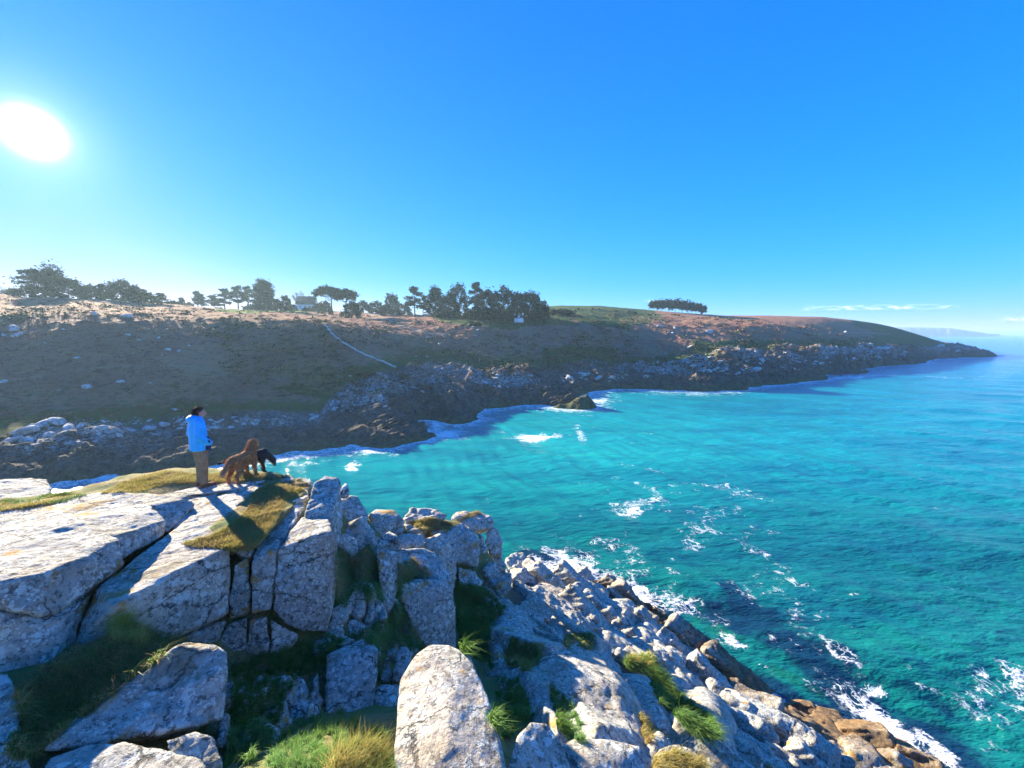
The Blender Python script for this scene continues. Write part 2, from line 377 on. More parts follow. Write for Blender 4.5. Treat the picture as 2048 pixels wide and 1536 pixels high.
# ------------------------------------------------------------------ near rocks, from the left
rock([(-60, 1040, 5.6), (-60, 1170, 3.9), (85, 1150, 4.25), (150, 1112, 4.75), (240, 1078, 5.35), (150, 1030, 5.9), (-60, 1205, 3.9), (60, 1225, 4.0), (95, 1238, 4.12), (130, 1212, 4.35), (200, 1165, 4.95), (250, 1125, 5.2)], t=1.0, vox=.026, sm=10)
rock([(-60, 1218, 3.85), (60, 1250, 4.0), (120, 1235, 4.2), (185, 1185, 4.75), (138, 1308, 4.25), (100, 1338, 3.95), (-60, 1352, 3.75)], t=.9, vox=.026)
rock([(110, 1040, 5.75), (165, 990, 6.9), (240, 980, 7.2), (300, 1008, 6.7), (330, 1042, 6.25), (232, 1074, 5.4), (-60, 1032, 6.0), (330, 1068, 6.2), (248, 1118, 5.35)], t=.6, vox=.028, sm=10)
rock([(225, 984, 7.2), (300, 988, 7.4), (375, 990, 7.3), (388, 1010, 7.15), (378, 1024, 7.0), (335, 1066, 6.3), (300, 1012, 6.7)], t=.5, vox=.028, sm=10)
rock([(-80, 1030, 6.3), (-60, 1012, 7.2), (60, 1012, 7.1), (165, 988, 7.1), (150, 1030, 6.1), (0, 1040, 5.9)], t=.4, vox=.03)
rock([(192, 1172, 4.8), (262, 1122, 5.35), (340, 1068, 6.1), (388, 1030, 6.75), (420, 1080, 6.0), (462, 1093, 5.78), (228, 1212, 4.42), (320, 1160, 4.9), (400, 1117, 5.4), (140, 1300, 4.25), (190, 1290, 4.35), (340, 1282, 4.9), (400, 1236, 5.35), (456, 1228, 5.55)], t=1.0, vox=.026, sm=8, mat='granite_cream')
rock([(385, 1250, 5.45), (455, 1238, 5.58), (428, 1300, 5.4), (350, 1300, 5.0), (330, 1288, 5.0)], t=.7, vox=.028)
rock([(405, 1078, 6.05), (345, 1062, 6.3), (388, 1022, 7.1), (335, 978, 8.35), (400, 966, 8.5), (480, 963, 8.5), (545, 975, 8.1), (560, 1010, 7.4), (500, 1050, 6.6), (455, 1082, 5.95)], t=.7, down=.8, vox=.03, mat='granite_cream', sm=8)
rock([(470, 1090, 6.05), (480, 1075, 6.3), (512, 1068, 6.4), (505, 1100, 5.95), (500, 1114, 5.8), (478, 1106, 5.85)], t=.4, vox=.024, mat='granite_cream')
rock([(482, 1070, 6.4), (500, 1052, 6.7), (535, 1045, 6.8), (528, 1068, 6.4), (512, 1085, 6.15)], t=.4, vox=.024, mat='granite_cream')
rock([(468, 1128, 5.75), (498, 1110, 5.85), (500, 1160, 5.8), (497, 1224, 5.65), (462, 1236, 5.6), (460, 1190, 5.65)], t=.6, vox=.022)
rock([(456, 1246, 5.55), (496, 1232, 5.62), (492, 1312, 5.55), (470, 1325, 5.5), (432, 1330, 5.35), (430, 1290, 5.42)], t=.6, vox=.024)
rock([(504, 1126, 5.72), (515, 1092, 6.05), (560, 1038, 6.8), (592, 1003, 7.4), (612, 1004, 7.4), (590, 1045, 6.65), (549, 1098, 5.9), (546, 1160, 5.8), (502, 1160, 5.7), (502, 1229, 5.6), (540, 1220, 5.7)], t=.6, vox=.022, sm=4)
rock([(498, 1238, 5.58), (535, 1230, 5.64), (537, 1302, 5.55), (492, 1316, 5.52)], t=.6, vox=.022)
rock([(554, 1098, 5.92), (600, 1036, 6.8), (612, 1030, 6.9), (656, 1036, 6.75), (666, 1062, 6.2), (600, 1078, 6.05), (648, 1066, 6.12), (546, 1222, 5.72), (570, 1246, 5.78), (602, 1264, 5.85), (656, 1262, 6.0), (672, 1180, 6.25), (676, 1085, 6.35)], t=1.0, vox=.024, sm=7)
rock([(541, 1236, 5.62), (562, 1250, 5.7), (596, 1268, 5.8), (584, 1292, 5.72), (542, 1306, 5.55)], t=.6, vox=.022)
rock([(628, 966, 7.5), (650, 950, 7.8), (676, 953, 7.8), (682, 965, 7.7), (684, 1050, 7.2), (676, 1092, 6.9), (610, 1022, 6.9), (608, 1034, 6.8), (662, 1028, 6.85), (664, 1045, 6.8)], t=.6, vox=.024, sm=5)
rock([(536, 1026, 7.2), (556, 990, 7.9), (585, 977, 8.2), (618, 974, 8.2), (616, 995, 7.6), (590, 1002, 7.4), (560, 1035, 6.9)], t=.4, down=.8, vox=.03, mat='granite_cream')
rock([(504, 955, 8.9), (515, 945, 9.1), (540, 940, 9.2), (560, 950, 9.1), (548, 960, 8.8)], t=.3, down=.8)
rock([(556, 968, 8.7), (566, 950, 9.2), (578, 942, 9.4), (590, 958, 9.0), (580, 972, 8.6)], t=.3, down=.8)
rock([(578, 972, 8.6), (592, 955, 9.0), (612, 952, 9.2), (626, 962, 9.0), (622, 974, 8.7)], t=.3, down=.8)
rock([(440, 978, 8.2), (480, 968, 8.6), (500, 962, 8.7), (515, 975, 8.4), (480, 985, 8.1)], t=.3, down=.8, mat='granite_cream')
rock([(520, 975, 8.3), (545, 968, 8.5), (560, 975, 8.3), (548, 992, 7.9), (522, 990, 7.9)], t=.3, down=.8)
rock([(680, 975, 9.0), (690, 962, 9.4), (698, 968, 9.3), (698, 990, 9.0), (682, 995, 8.8)], t=.3)
rock_pts([Wz(x, y, z) for x, y, z in [(375, 1088, -3.42), (420, 1092, -3.36), (470, 1100, -3.34), (512, 1092, -3.33), (552, 1045, -3.32), (575, 1006, -3.32), (615, 982, -3.33), (570, 968, -3.33), (520, 975, -3.33), (480, 1010, -3.31), (430, 1050, -3.33)]]+[Wz(x, y, -4.1) for x, y in [(390, 1110), (460, 1120), (520, 1110), (560, 1060), (600, 1010), (540, 1000), (430, 1070)]], mat='ground', vox=.03, sm=6, name='turf_bank')
rock_pts([Wz(x, y, z) for x, y, z in [(285, 990, -3.38), (330, 972, -3.36), (395, 958, -3.36), (470, 953, -3.36), (530, 962, -3.35), (480, 978, -3.32), (390, 990, -3.33), (345, 996, -3.36)]]+[Wz(x, y, -4.0) for x, y in [(320, 1010), (420, 985), (520, 985), (400, 1010)]], mat='granite_cream', vox=.03, sm=5)
# the ridge that steps down to the right
rock([(674, 1000, 9.2), (690, 990, 9.6), (715, 991, 9.7), (722, 1008, 9.4), (737, 1030, 9.2), (732, 1042, 9.0), (680, 1050, 8.6)], t=.9)
rock([(670, 1060, 8.3), (700, 1042, 8.8), (735, 1046, 8.9), (749, 1062, 8.6), (752, 1092, 8.4), (702, 1094, 8.1), (675, 1092, 7.9)], t=.8, sm=10)
rock([(667, 1074, 7.7), (690, 1065, 7.95), (716, 1080, 7.95), (714, 1104, 7.8), (700, 1142, 7.7), (690, 1135, 7.65)], t=.5)
rock([(735, 1026, 10.3), (752, 1018, 10.9), (790, 1020, 10.9), (808, 1038, 10.6), (806, 1064, 10.4), (752, 1086, 9.9), (738, 1066, 9.9)], t=1.0)
rock([(786, 1085, 9.6), (800, 1066, 10.1), (846, 1066, 10.3), (850, 1090, 10.0), (800, 1098, 9.5)], t=.7)
rock([(846, 1072, 10.4), (880, 1068, 11.0), (897, 1078, 11.0), (911, 1100, 10.9), (912, 1172, 10.7), (898, 1180, 10.5), (850, 1102, 10.1)], t=1.2, mat='granite_cream', sm=3)
rock([(790, 1098, 9.0), (845, 1094, 9.4), (872, 1105, 9.4), (900, 1150, 9.0), (906, 1166, 8.8), (860, 1164, 8.6), (800, 1140, 8.5)], t=.9, sm=9)
rock([(800, 1166, 8.0), (822, 1156, 8.4), (892, 1157, 8.6), (907, 1175, 8.5), (913, 1296, 8.2), (860, 1306, 7.8), (828, 1262, 7.75), (797, 1192, 7.8)], t=1.2, sm=7)
rock([(752, 1102, 7.9), (766, 1095, 8.15), (806, 1106, 8.15), (802, 1150, 7.95), (787, 1206, 7.6), (766, 1200, 7.5), (755, 1142, 7.6)], t=.5)
rock([(708, 1108, 7.7), (728, 1104, 7.8), (733, 1125, 7.7), (724, 1170, 7.4), (712, 1150, 7.4)], t=.3)
rock([(660, 1250, 6.25), (662, 1215, 6.4), (682, 1205, 6.6), (697, 1215, 6.6), (696, 1238, 6.45), (664, 1258, 6.25)], t=.4)
rock([(702, 1232, 6.7), (712, 1184, 6.95), (724, 1178, 7.0), (733, 1190, 7.0), (728, 1232, 6.75), (712, 1240, 6.65)], t=.35)
rock([(728, 1250, 6.8), (736, 1198, 7.0), (749, 1198, 7.1), (750, 1222, 6.9), (738, 1262, 6.7)], t=.35)
rock([(686, 1258, 6.5), (700, 1236, 6.65), (722, 1238, 6.65), (735, 1255, 6.6), (728, 1275, 6.4), (700, 1272, 6.4)], t=.4)
rock([(736, 1262, 6.7), (745, 1238, 6.9), (764, 1242, 6.9), (760, 1262, 6.7), (738, 1272, 6.6)], t=.3)
rock([(752, 1226, 7.0), (758, 1212, 7.1), (774, 1214, 7.1), (772, 1238, 6.9), (758, 1242, 6.85)], t=.3)
rock([(650, 1290, 6.0), (668, 1266, 6.3), (690, 1268, 6.3), (712, 1280, 6.2), (690, 1290, 6.0), (660, 1300, 5.9)], t=.3)
rock([(652, 1310, 5.6), (690, 1295, 5.9), (722, 1278, 6.1), (742, 1280, 6.1), (757, 1300, 5.8), (750, 1370, 5.4), (738, 1450, 5.0), (650, 1440, 4.9), (658, 1370, 5.2)], t=.7, sm=8, vox=.022)
rock([(577, 1400, 4.95), (590, 1362, 5.2), (606, 1350, 5.3), (618, 1375, 5.2), (622, 1430, 4.9), (610, 1450, 4.75), (582, 1445, 4.7)], t=.4, vox=.022)
rock([(624, 1362, 5.3), (636, 1342, 5.4), (641, 1360, 5.4), (638, 1405, 5.1), (632, 1440, 4.9), (622, 1420, 5.0)], t=.3, vox=.022)
rock([(740, 1420, 5.2), (750, 1380, 5.5), (762, 1368, 5.6), (800, 1368, 5.6), (802, 1470, 5.0), (762, 1500, 4.6), (740, 1480, 4.7)], t=.6, vox=.022)
rock([(762, 1360, 6.0), (764, 1316, 6.3), (782, 1310, 6.35), (782, 1365, 6.0)], t=.3)
rock([(784, 1366, 5.9), (788, 1318, 6.2), (800, 1290, 6.5), (815, 1290, 6.5), (825, 1306, 6.4), (812, 1360, 6.0)], t=.4)
rock([(805, 1032, 12.2), (822, 1015, 12.9), (870, 1014, 13.2), (893, 1030, 12.9), (862, 1056, 12.1), (815, 1058, 11.8)], t=.9, sm=8, mat='granite_cream')
rock([(790, 1050, 12.6), (850, 1034, 13.6), (905, 1040, 14.0), (905, 1080, 13.2), (850, 1090, 12.4), (795, 1080, 12.0)], t=1.2)
rock([(808, 1046, 11.4), (842, 1048, 11.8), (852, 1066, 11.3), (812, 1066, 11.1)], t=.7)
rock([(856, 1058, 12.4), (870, 1046, 13.0), (912, 1042, 13.5), (945, 1054, 13.4), (960, 1082, 13.1), (959, 1128, 12.9), (950, 1134, 12.7), (902, 1120, 12.2), (880, 1078, 12.2)], t=1.6, sm=4)
rock([(912, 1132, 12.3), (950, 1138, 12.6), (961, 1160, 12.6), (968, 1186, 12.4), (918, 1170, 12.1)], t=1.0)
rock([(898, 1034, 14.2), (912, 1024, 14.9), (958, 1022, 15.2), (984, 1034, 15.0), (992, 1052, 14.8), (945, 1060, 14.0)], t=1.0, mat='granite_cream')
rock([(956, 1064, 13.9), (968, 1070, 14.0), (976, 1112, 13.8), (962, 1118, 13.6)], t=.6, sm=4)
rock([(974, 1056, 14.6), (990, 1052, 14.9), (1001, 1062, 14.9), (1006, 1108, 14.7), (978, 1110, 14.3), (970, 1082, 14.3)], t=1.0, sm=4)
rock([(958, 1122, 13.4), (976, 1116, 13.7), (984, 1142, 13.6), (968, 1152, 13.3)], t=.6)
rock([(980, 1112, 14.6), (1006, 1112, 14.9), (1012, 1136, 14.8), (994, 1142, 14.5)], t=.8)
rock([(964, 1172, 12.8), (980, 1154, 13.3), (995, 1166, 13.3), (988, 1190, 12.9), (972, 1196, 12.6)], t=.6)
rock([(996, 1150, 14.5), (1012, 1140, 15.0), (1026, 1146, 15.0), (1018, 1172, 14.4), (1002, 1168, 14.3)], t=.6)
rock([(1008, 1118, 19.5), (1028, 1105, 21.5), (1050, 1106, 22.2), (1056, 1130, 20.8), (1020, 1140, 18.5)], t=1.2, vox=.08)
rock([(1046, 1112, 22), (1066, 1112, 22.8), (1082, 1134, 21.8), (1080, 1148, 20.8), (1052, 1142, 20.5)], t=1.2, vox=.08)
rock([(1010, 1138, 17.5), (1036, 1126, 19.6), (1062, 1142, 19.8), (1052, 1158, 18.5), (1022, 1156, 17.2)], t=1.2, vox=.08)
rock([(1050, 1160, 19), (1080, 1146, 21), (1115, 1150, 21.2), (1150, 1168, 20.2), (1100, 1164, 19.8)], t=.6, vox=.08, mat='granite_cream')
# lower left, in the shade
rock([(352, 1292, 4.1), (380, 1284, 4.25), (430, 1286, 4.25), (455, 1300, 4.15), (452, 1360, 3.95), (445, 1440, 3.7), (380, 1448, 3.55), (250, 1410, 3.6), (300, 1330, 3.95)], t=.5, vox=.02, sm=7)
rock([(250, 1362, 3.8), (300, 1335, 3.92), (345, 1400, 3.7), (420, 1445, 3.6), (300, 1470, 3.35), (180, 1455, 3.3), (85, 1500, 3.0), (110, 1478, 3.15), (140, 1440, 3.35)], t=.5, vox=.02)
rock([(-40, 1345, 3.6), (20, 1345, 3.65), (40, 1400, 3.4), (30, 1480, 3.1), (-50, 1500, 3.0)], t=.6, vox=.02)
rock([(-50, 1490, 3.0), (40, 1480, 3.05), (62, 1536, 2.85), (60, 1620, 2.6), (-60, 1640, 2.5)], t=.5, vox=.02)
rock([(60, 1590, 2.65), (95, 1515, 2.95), (180, 1485, 3.1), (250, 1478, 3.15), (330, 1500, 3.05), (400, 1520, 3.0), (425, 1600, 2.75), (240, 1680, 2.4)], t=.5, vox=.02, sm=10)
rock([(330, 1480, 3.2), (390, 1462, 3.4), (430, 1470, 3.4), (440, 1530, 3.2), (425, 1600, 3.0), (340, 1510, 3.1)], t=.5, vox=.02)
rock([(432, 1440, 3.9), (450, 1420, 4.0), (462, 1425, 4.0), (455, 1490, 3.7), (438, 1490, 3.65)], t=.3, vox=.02)
# rock the photographer stands on (behind and below the frame)
rock_pts([Vector(v) for v in [(-.9, -1.5, -1.62), (.9, -1.5, -1.65), (.8, .35, -1.7), (-.7, .4, -1.68), (-1.2, -1.8, -4), (1.2, -1.8, -4), (1.0, .7, -4), (-.9, .7, -4)]], vox=.04)
# distinct boulders that stand free
rock([(797, 1400, 3.6), (800, 1360, 3.8), (830, 1308, 4.05), (858, 1288, 4.2), (898, 1288, 4.22), (940, 1310, 4.08), (975, 1385, 3.62), (992, 1440, 3.35), (1018, 1560, 2.85), (1030, 1640, 2.55), (786, 1560, 2.85), (783, 1640, 2.55), (790, 1470, 3.2), (900, 1400, 3.42), (895, 1500, 2.95)], t=.9, down=.7, sh=.9, vox=.018, sm=12, mat='granite_cream', parent=None,
     disp=DISP_S, name='boulder', label='big upright rounded granite boulder at the bottom edge, sunlit, beside bright grass tuft', cat='boulder')
rock([(1012, 1540, 3.5), (1035, 1470, 3.85), (1062, 1442, 4.05), (1095, 1446, 4.1), (1125, 1490, 3.9), (1160, 1580, 3.5), (1100, 1640, 3.2), (1010, 1620, 3.2)], t=.7, down=.7, vox=.02, sm=10, mat='granite_cream', parent=None,
     disp=DISP_S, name='boulder', label='smaller pointed boulder, half shaded, just right of the big upright boulder', cat='boulder')
rock([(1110, 1500, 4.0), (1150, 1475, 4.2), (1220, 1478, 4.2), (1280, 1492, 4.15), (1310, 1530, 4.0), (1330, 1620, 3.6), (1150, 1640, 3.3), (1110, 1560, 3.6)], t=.7, down=.7, vox=.02, sm=10, parent=None,
     disp=DISP_S, name='boulder', label='low broad speckled boulder at the bottom edge, left of the golden grass tussock', cat='boulder')
rock([(1302, 1520, 4.7), (1320, 1496, 4.9), (1350, 1486, 5.0), (1385, 1498, 4.95), (1402, 1530, 4.75), (1395, 1600, 4.4), (1310, 1590, 4.3)], t=.6, down=.7, vox=.024, sm=10, mat='granite_cream', parent=None,
     disp=DISP_S, name='boulder', label='small round boulder capped by golden grass at the bottom edge', cat='boulder')
rock([(-70, 970, 8.3), (-20, 960, 8.8), (60, 956, 9.3), (95, 958, 9.4), (103, 975, 9.0), (92, 1002, 8.3), (40, 1004, 8.0), (-60, 1012, 7.8)], t=1.2, vox=.035, sm=6, parent=None,
     name='boulder', label='flat-topped block of granite on turf at the left edge of the photo', cat='boulder')
rock([(985, 1300, 6.4), (1010, 1300, 6.6), (1030, 1310, 6.6)], t=.1, vox=.03) if False else None
# middle slope: hand-placed big slabs on the ground sheet
SLABS = []
def slab(poly, lift=.3, t=.9, b=.25, mat='granite', sm=3, vox=None, bare=None, **k):
    V = [G(px, py, lift) for px, py in poly]; c = sum(V, Vector())/len(V)
    n = Vector((0, 0, 0))
    for i in range(len(V)):
        a, d = V[i], V[(i+1) % len(V)]; n += (a-c).cross(d-c)
    n.normalize()
    if n.dot(-c) < 0: n = -n
    P = list(V)+[c+(v-c)*.55+n*b for v in V]+[c+(v-c)*.9-n*t for v in V]
    SLABS.append(poly); rock_pts(P, mat=mat, sm=sm, vox=vox or max(.03, min(.09, c.length*.0052)), disp=DISP_M, **k)
slab([(1018, 1170), (1050, 1150), (1110, 1160), (1165, 1198), (1232, 1262), (1170, 1240), (1100, 1240), (1025, 1228)], .6, mat='granite_brown', b=.45, t=1.6)
slab([(975, 1232), (1008, 1222), (1060, 1240), (1076, 1282), (1040, 1290), (990, 1268)])
slab([(1045, 1230), (1098, 1228), (1102, 1246), (1075, 1262)], .25)
slab([(1078, 1268), (1120, 1242), (1172, 1238), (1200, 1262), (1150, 1280), (1100, 1290)], .35)
slab([(972, 1275), (992, 1275), (1020, 1335), (1000, 1345), (978, 1315)], .2)
slab([(1030, 1340), (1095, 1306), (1140, 1296), (1200, 1326), (1250, 1380), (1300, 1440), (1290, 1480), (1200, 1440), (1120, 1405), (1065, 1385)], .55, b=.5, t=1.6, mat='granite_cream', sm=9)
slab([(1120, 1412), (1200, 1448), (1292, 1486), (1300, 1520), (1240, 1500), (1180, 1500), (1130, 1450)], .35, t=1.2)
slab([(1100, 1282), (1160, 1290), (1240, 1330), (1250, 1362), (1200, 1322), (1140, 1296), (1095, 1300)], .25)
slab([(1195, 1262), (1240, 1262), (1290, 1310), (1250, 1318), (1180, 1292)], .3)
slab([(1240, 1345), (1290, 1350), (1345, 1420), (1340, 1470), (1300, 1440), (1260, 1395)], .4)
slab([(1350, 1385), (1390, 1370), (1440, 1400), (1480, 1470), (1500, 1560), (1440, 1560), (1400, 1440)], .55, b=.4, t=1.4)
slab([(1345, 1430), (1380, 1440), (1420, 1500), (1400, 1530), (1360, 1490)], .3)
slab([(1280, 1490), (1310, 1480), (1345, 1500), (1320, 1540), (1290, 1530)], .3)
slab([(1010, 1345), (1030, 1340), (1080, 1390), (1120, 1400), (1110, 1425), (1060, 1405)], .25)
slab([(1060, 1420), (1090, 1425), (1140, 1490), (1120, 1500), (1080, 1460)], .3)
slab([(975, 1300), (1000, 1290), (1035, 1320), (1030, 1350), (990, 1330)], .2) if False else None
slab([(1330, 1330), (1370, 1340), (1420, 1385), (1400, 1400), (1350, 1380)], .4)
slab([(1255, 1255), (1290, 1235), (1330, 1260), (1340, 1300), (1300, 1310), (1270, 1290)], .45)
slab([(1310, 1245), (1340, 1235), (1362, 1262), (1372, 1300), (1345, 1310), (1330, 1280)], .4)
slab([(1360, 1330), (1378, 1292), (1410, 1300), (1420, 1340), (1400, 1360), (1370, 1350)], .4)
slab([(1215, 1200), (1250, 1195), (1290, 1225), (1285, 1250), (1240, 1245)], .4)
slab([(1150, 1172), (1190, 1165), (1225, 1185), (1215, 1210), (1180, 1200)], .35)
slab([(1615, 1440), (1640, 1418), (1690, 1425), (1705, 1460), (1690, 1500), (1650, 1480)], .5, b=.5)
slab([(1660, 1480), (1700, 1470), (1760, 1505), (1800, 1560), (1760, 1590), (1690, 1540)], .4, b=.4)
slab([(1740, 1478), (1790, 1480), (1850, 1520), (1880, 1570), (1820, 1570), (1770, 1520)], .4, b=.4)
slab([(1500, 1375), (1520, 1358), (1548, 1380), (1535, 1400), (1510, 1395)], .35, b=.3)
slab([(1540, 1395), (1570, 1385), (1600, 1405), (1580, 1425), (1550, 1415)], .3, b=.3)
# fill: jointed blocks over the rest of the slope, long axis down the dip
def blocks():
    taken = []; n = 0; tries = 0; r = random.Random(5)
    regs = [([(980, 1150), (1080, 1140), (1220, 1175), (1310, 1220), (1410, 1300), (1500, 1375), (1570, 1415), (1650, 1440), (1750, 1475), (1860, 1530), (1900, 1600), (1420, 1600), (1320, 1400), (1230, 1320), (1100, 1330), (1010, 1345), (975, 1290)], .75, 2.1)]
    while n < 170 and tries < 9000:
        tries += 1
        poly, s0, s1 = regs[0]
        px, py = r.uniform(960, 1900), r.uniform(1140, 1600)
        if not in_poly(np.array(px), np.array(py), poly): continue
        if n > 0 and any(in_poly(np.array(px), np.array(py), q) for q in SLABS) and r.random() < .93: continue
        p = G(px, py); s = r.uniform(s0, s1)*(.75 if n > 60 else 1)
        if p.z < SEA-.6 or any((p-q).length < (s+t)*.40 for q, t in taken): continue
        taken.append((p, s)); n += 1
        h = GBVH.find_nearest(p); nr = h[1] if h[1].z > 0 else -h[1]
        ax = Vector((.75, -.65, -.15)); ax = (ax-nr*ax.dot(nr)).normalized(); ay = nr.cross(ax)
        a = r.uniform(.9, 1.7)*s*.62; b = r.uniform(.5, .9)*s*.46; c = r.uniform(.35, .8)*s*.45
        P = []
        for sx in (-1, 1):
            for sy in (-1, 1):
                for sz in (-1, 1):
                    k = .88 if sz > 0 else 1
                    P.append(p+ax*a*sx*r.uniform(.75, 1.1)*k+ay*b*sy*r.uniform(.75, 1.1)*k+nr*(c*sz*r.uniform(.7, 1.2)+c*.25))
        P.append(p+nr*c*1.3*r.uniform(.8, 1.2)+ax*a*r.uniform(-.4, .4))
        rock_pts(P, vox=max(.035, min(.07, p.length*.0045)), sm=1, mat=r.choice(['granite', 'granite', 'granite_cream']))
blocks()
# small stones on the ledges behind and around the walker
def stones():
    r = random.Random(9)
    for poly, n, s0, s1 in [([(560, 940), (700, 985), (735, 1030), (800, 1030), (760, 1100), (680, 1010)], 0, .1, .2),
                            ([(660, 1180), (760, 1150), (860, 1200), (840, 1330), (700, 1320), (640, 1300)], 40, .12, .34),
                            ([(460, 1330), (640, 1330), (640, 1440), (560, 1500), (470, 1500)], 16, .1, .3),
                            ([(985, 1300), (1060, 1300), (1060, 1420), (1000, 1420)], 20, .12, .34),
                            ([(700, 1060), (900, 1060), (900, 1180), (760, 1180)], 16, .2, .45)]:
        xs = [p[0] for p in poly]; ys = [p[1] for p in poly]; k = 0
        while k < n:
            px, py = r.uniform(min(xs), max(xs)), r.uniform(min(ys), max(ys))
            if not in_poly(np.array(px), np.array(py), poly): continue
            k += 1; p = G(px, py); s = r.uniform(s0, s1)
            P = [p+Vector((r.gauss(0, 1), r.gauss(0, .8), r.gauss(0, .9))).normalized()*s*r.uniform(.7, 1.1) for _ in range(14)]
            rock_pts(P, vox=.025, sm=4)
stones()

# ------------------------------------------------------------------ far shore
fc = []   # (px, py, Y)
far = [
 # cove water line and below
 (-200, 1000, 33), (0, 985, 35.5), (150, 950, 39), (300, 942, 40.5), (420, 930, 43), (560, 902, 48), (700, 893, 51), (790, 895, 50), (868, 872, 56), (846, 835, 69), (905, 848, 64), (952, 838, 67),
 (980, 815, 78), (1060, 806, 83), (1120, 812, 79), (1180, 816, 77.5), (1180, 800, 83), (1140, 790, 93), (1250, 773, 108), (1350, 778, 103.5), (1400, 780, 102), (1490, 777, 105), (1520, 768, 114), (1560, 766, 116), (1650, 756, 129),
 (1660, 745, 150), (1750, 730, 180), (1850, 722, 205), (1870, 716, 235), (1920, 713, 250), (1990, 711.5, 262)]
for px, py, Y in far:
    p = W(px, py, Y); p.z = SEA-.05; fc.append((px, Y, p.z))
    if py != 800: fc.append((px, Y*.90, SEA-2.2)); fc.append((px, Y*.70, SEA-5))
fc += [(2040, 250, SEA-4), (2120, 230, SEA-6), (2100, 330, SEA-8), (2060, 290, SEA-4), (2000, 285, SEA-2.5), (2040, 420, SEA-8), (2200, 600, SEA-10), (1960, 330, SEA-4), (1930, 430, SEA-8), (2400, 200, SEA-8), (2400, 60, SEA-8), (2400, 400, SEA-10)]
def fz(px, py, Y): fc.append((px, Y, W(px, py, Y).z))
# mid slopes (visible points)
for a in [
 (-200, 870, 42), (0, 860, 44), (120, 838, 48), (250, 838, 51), (400, 840, 55), (560, 835, 58), (640, 838, 58), (700, 805, 66), (745, 790, 66), (790, 830, 60), (835, 745, 84), (880, 775, 80), (900, 800, 73), (950, 770, 86), (1000, 748, 100), (1060, 770, 96), (1080, 745, 108), (1150, 740, 116), (1280, 737, 124),
 (1340, 742, 119), (1420, 715, 126), (1440, 745, 116), (1520, 742, 132), (1560, 725, 143), (1640, 710, 160), (1700, 695, 185), (1760, 702, 200), (1820, 706, 225), (1880, 697, 250), (1930, 700, 258),
 (-200, 760, 58), (0, 760, 57), (150, 745, 60), (390, 742, 66), (500, 752, 69), (620, 760, 72), (690, 775, 71), (700, 735, 80), (600, 730, 75), (760, 715, 88),
 (-200, 640, 74), (0, 632, 76), (200, 630, 80), (420, 645, 84), (560, 652, 88), (640, 652, 92), (700, 662, 98), (770, 662, 112), (870, 672, 122), (870, 720, 100), (940, 640, 145), (1000, 640, 148), (1000, 690, 124), (1100, 640, 152), (1100, 690, 134), (1200, 650, 160), (1230, 690, 144), (1320, 660, 168), (1400, 658, 178), (1400, 690, 150), (1500, 650, 192), (1550, 650, 200), (1550, 690, 168), (1640, 660, 218), (1700, 667, 232), (1750, 675, 245), (1800, 685, 255),
 # skyline
 (-200, 585, 105), (0, 590, 108), (120, 594, 118), (200, 600, 128), (350, 612, 155), (450, 619, 200), (620, 618, 245), (720, 627, 240), (800, 629, 235), (880, 632, 190), (1000, 632, 185), (1100, 612, 255), (1200, 611, 262), (1300, 620, 268), (1420, 630, 275), (1550, 632, 282), (1640, 634, 286), (1700, 640, 288), (1750, 647, 290), (1790, 656, 290), (1840, 672, 284), (1880, 686, 276), (1930, 700, 268), (1960, 706, 265),
 (60, 610, 95), (300, 622, 110), (480, 628, 140), (600, 630, 150), (1000, 622, 215), (1250, 635, 215), (1480, 640, 235), (1180, 630, 205), (750, 640, 165), (680, 632, 190)]: fz(*a)
for px, py, Y in [(-200, 585, 105), (0, 590, 108), (120, 594, 118), (200, 600, 128), (350, 612, 155), (450, 619, 200), (620, 618, 245), (720, 627, 240), (800, 629, 235), (1000, 632, 185), (1100, 612, 255), (1200, 611, 262), (1300, 620, 268), (1420, 630, 275), (1550, 632, 282), (1700, 640, 288), (1790, 656, 290), (1840, 672, 284)]:
    z = W(px, py, Y).z; fc.append((px, Y*1.25, z-.5)); fc.append((px, max(Y*1.25, 300)*1.6, z-3-(px > 1500)*12))
U = np.array([(px/300.0, math.log(Y)*2.6) for px, Y, z in fc]); Z = np.array([z for _, _, z in fc])
frbf = RBF(U, Z, .002)
def bxf(px, Y, z): return (px-1024)/F*(Y*CP-z*SP)
NU, NV = 900, 560
pu = np.linspace(-240, 2200, NU); lv = np.linspace(math.log(30), math.log(620), NV)
PU, LV = np.meshgrid(pu, lv, indexing='ij'); pu_ = PU.ravel(); Yv = np.exp(LV).ravel()
Zv = frbf(np.stack([pu_/300, LV.ravel()*2.6], 1))
Xv = (pu_-1024)/F*(Yv*CP-Zv*SP)
ppx, ppy = topix(np.column_stack([Xv, Yv, Zv]))
h0 = Zv-SEA
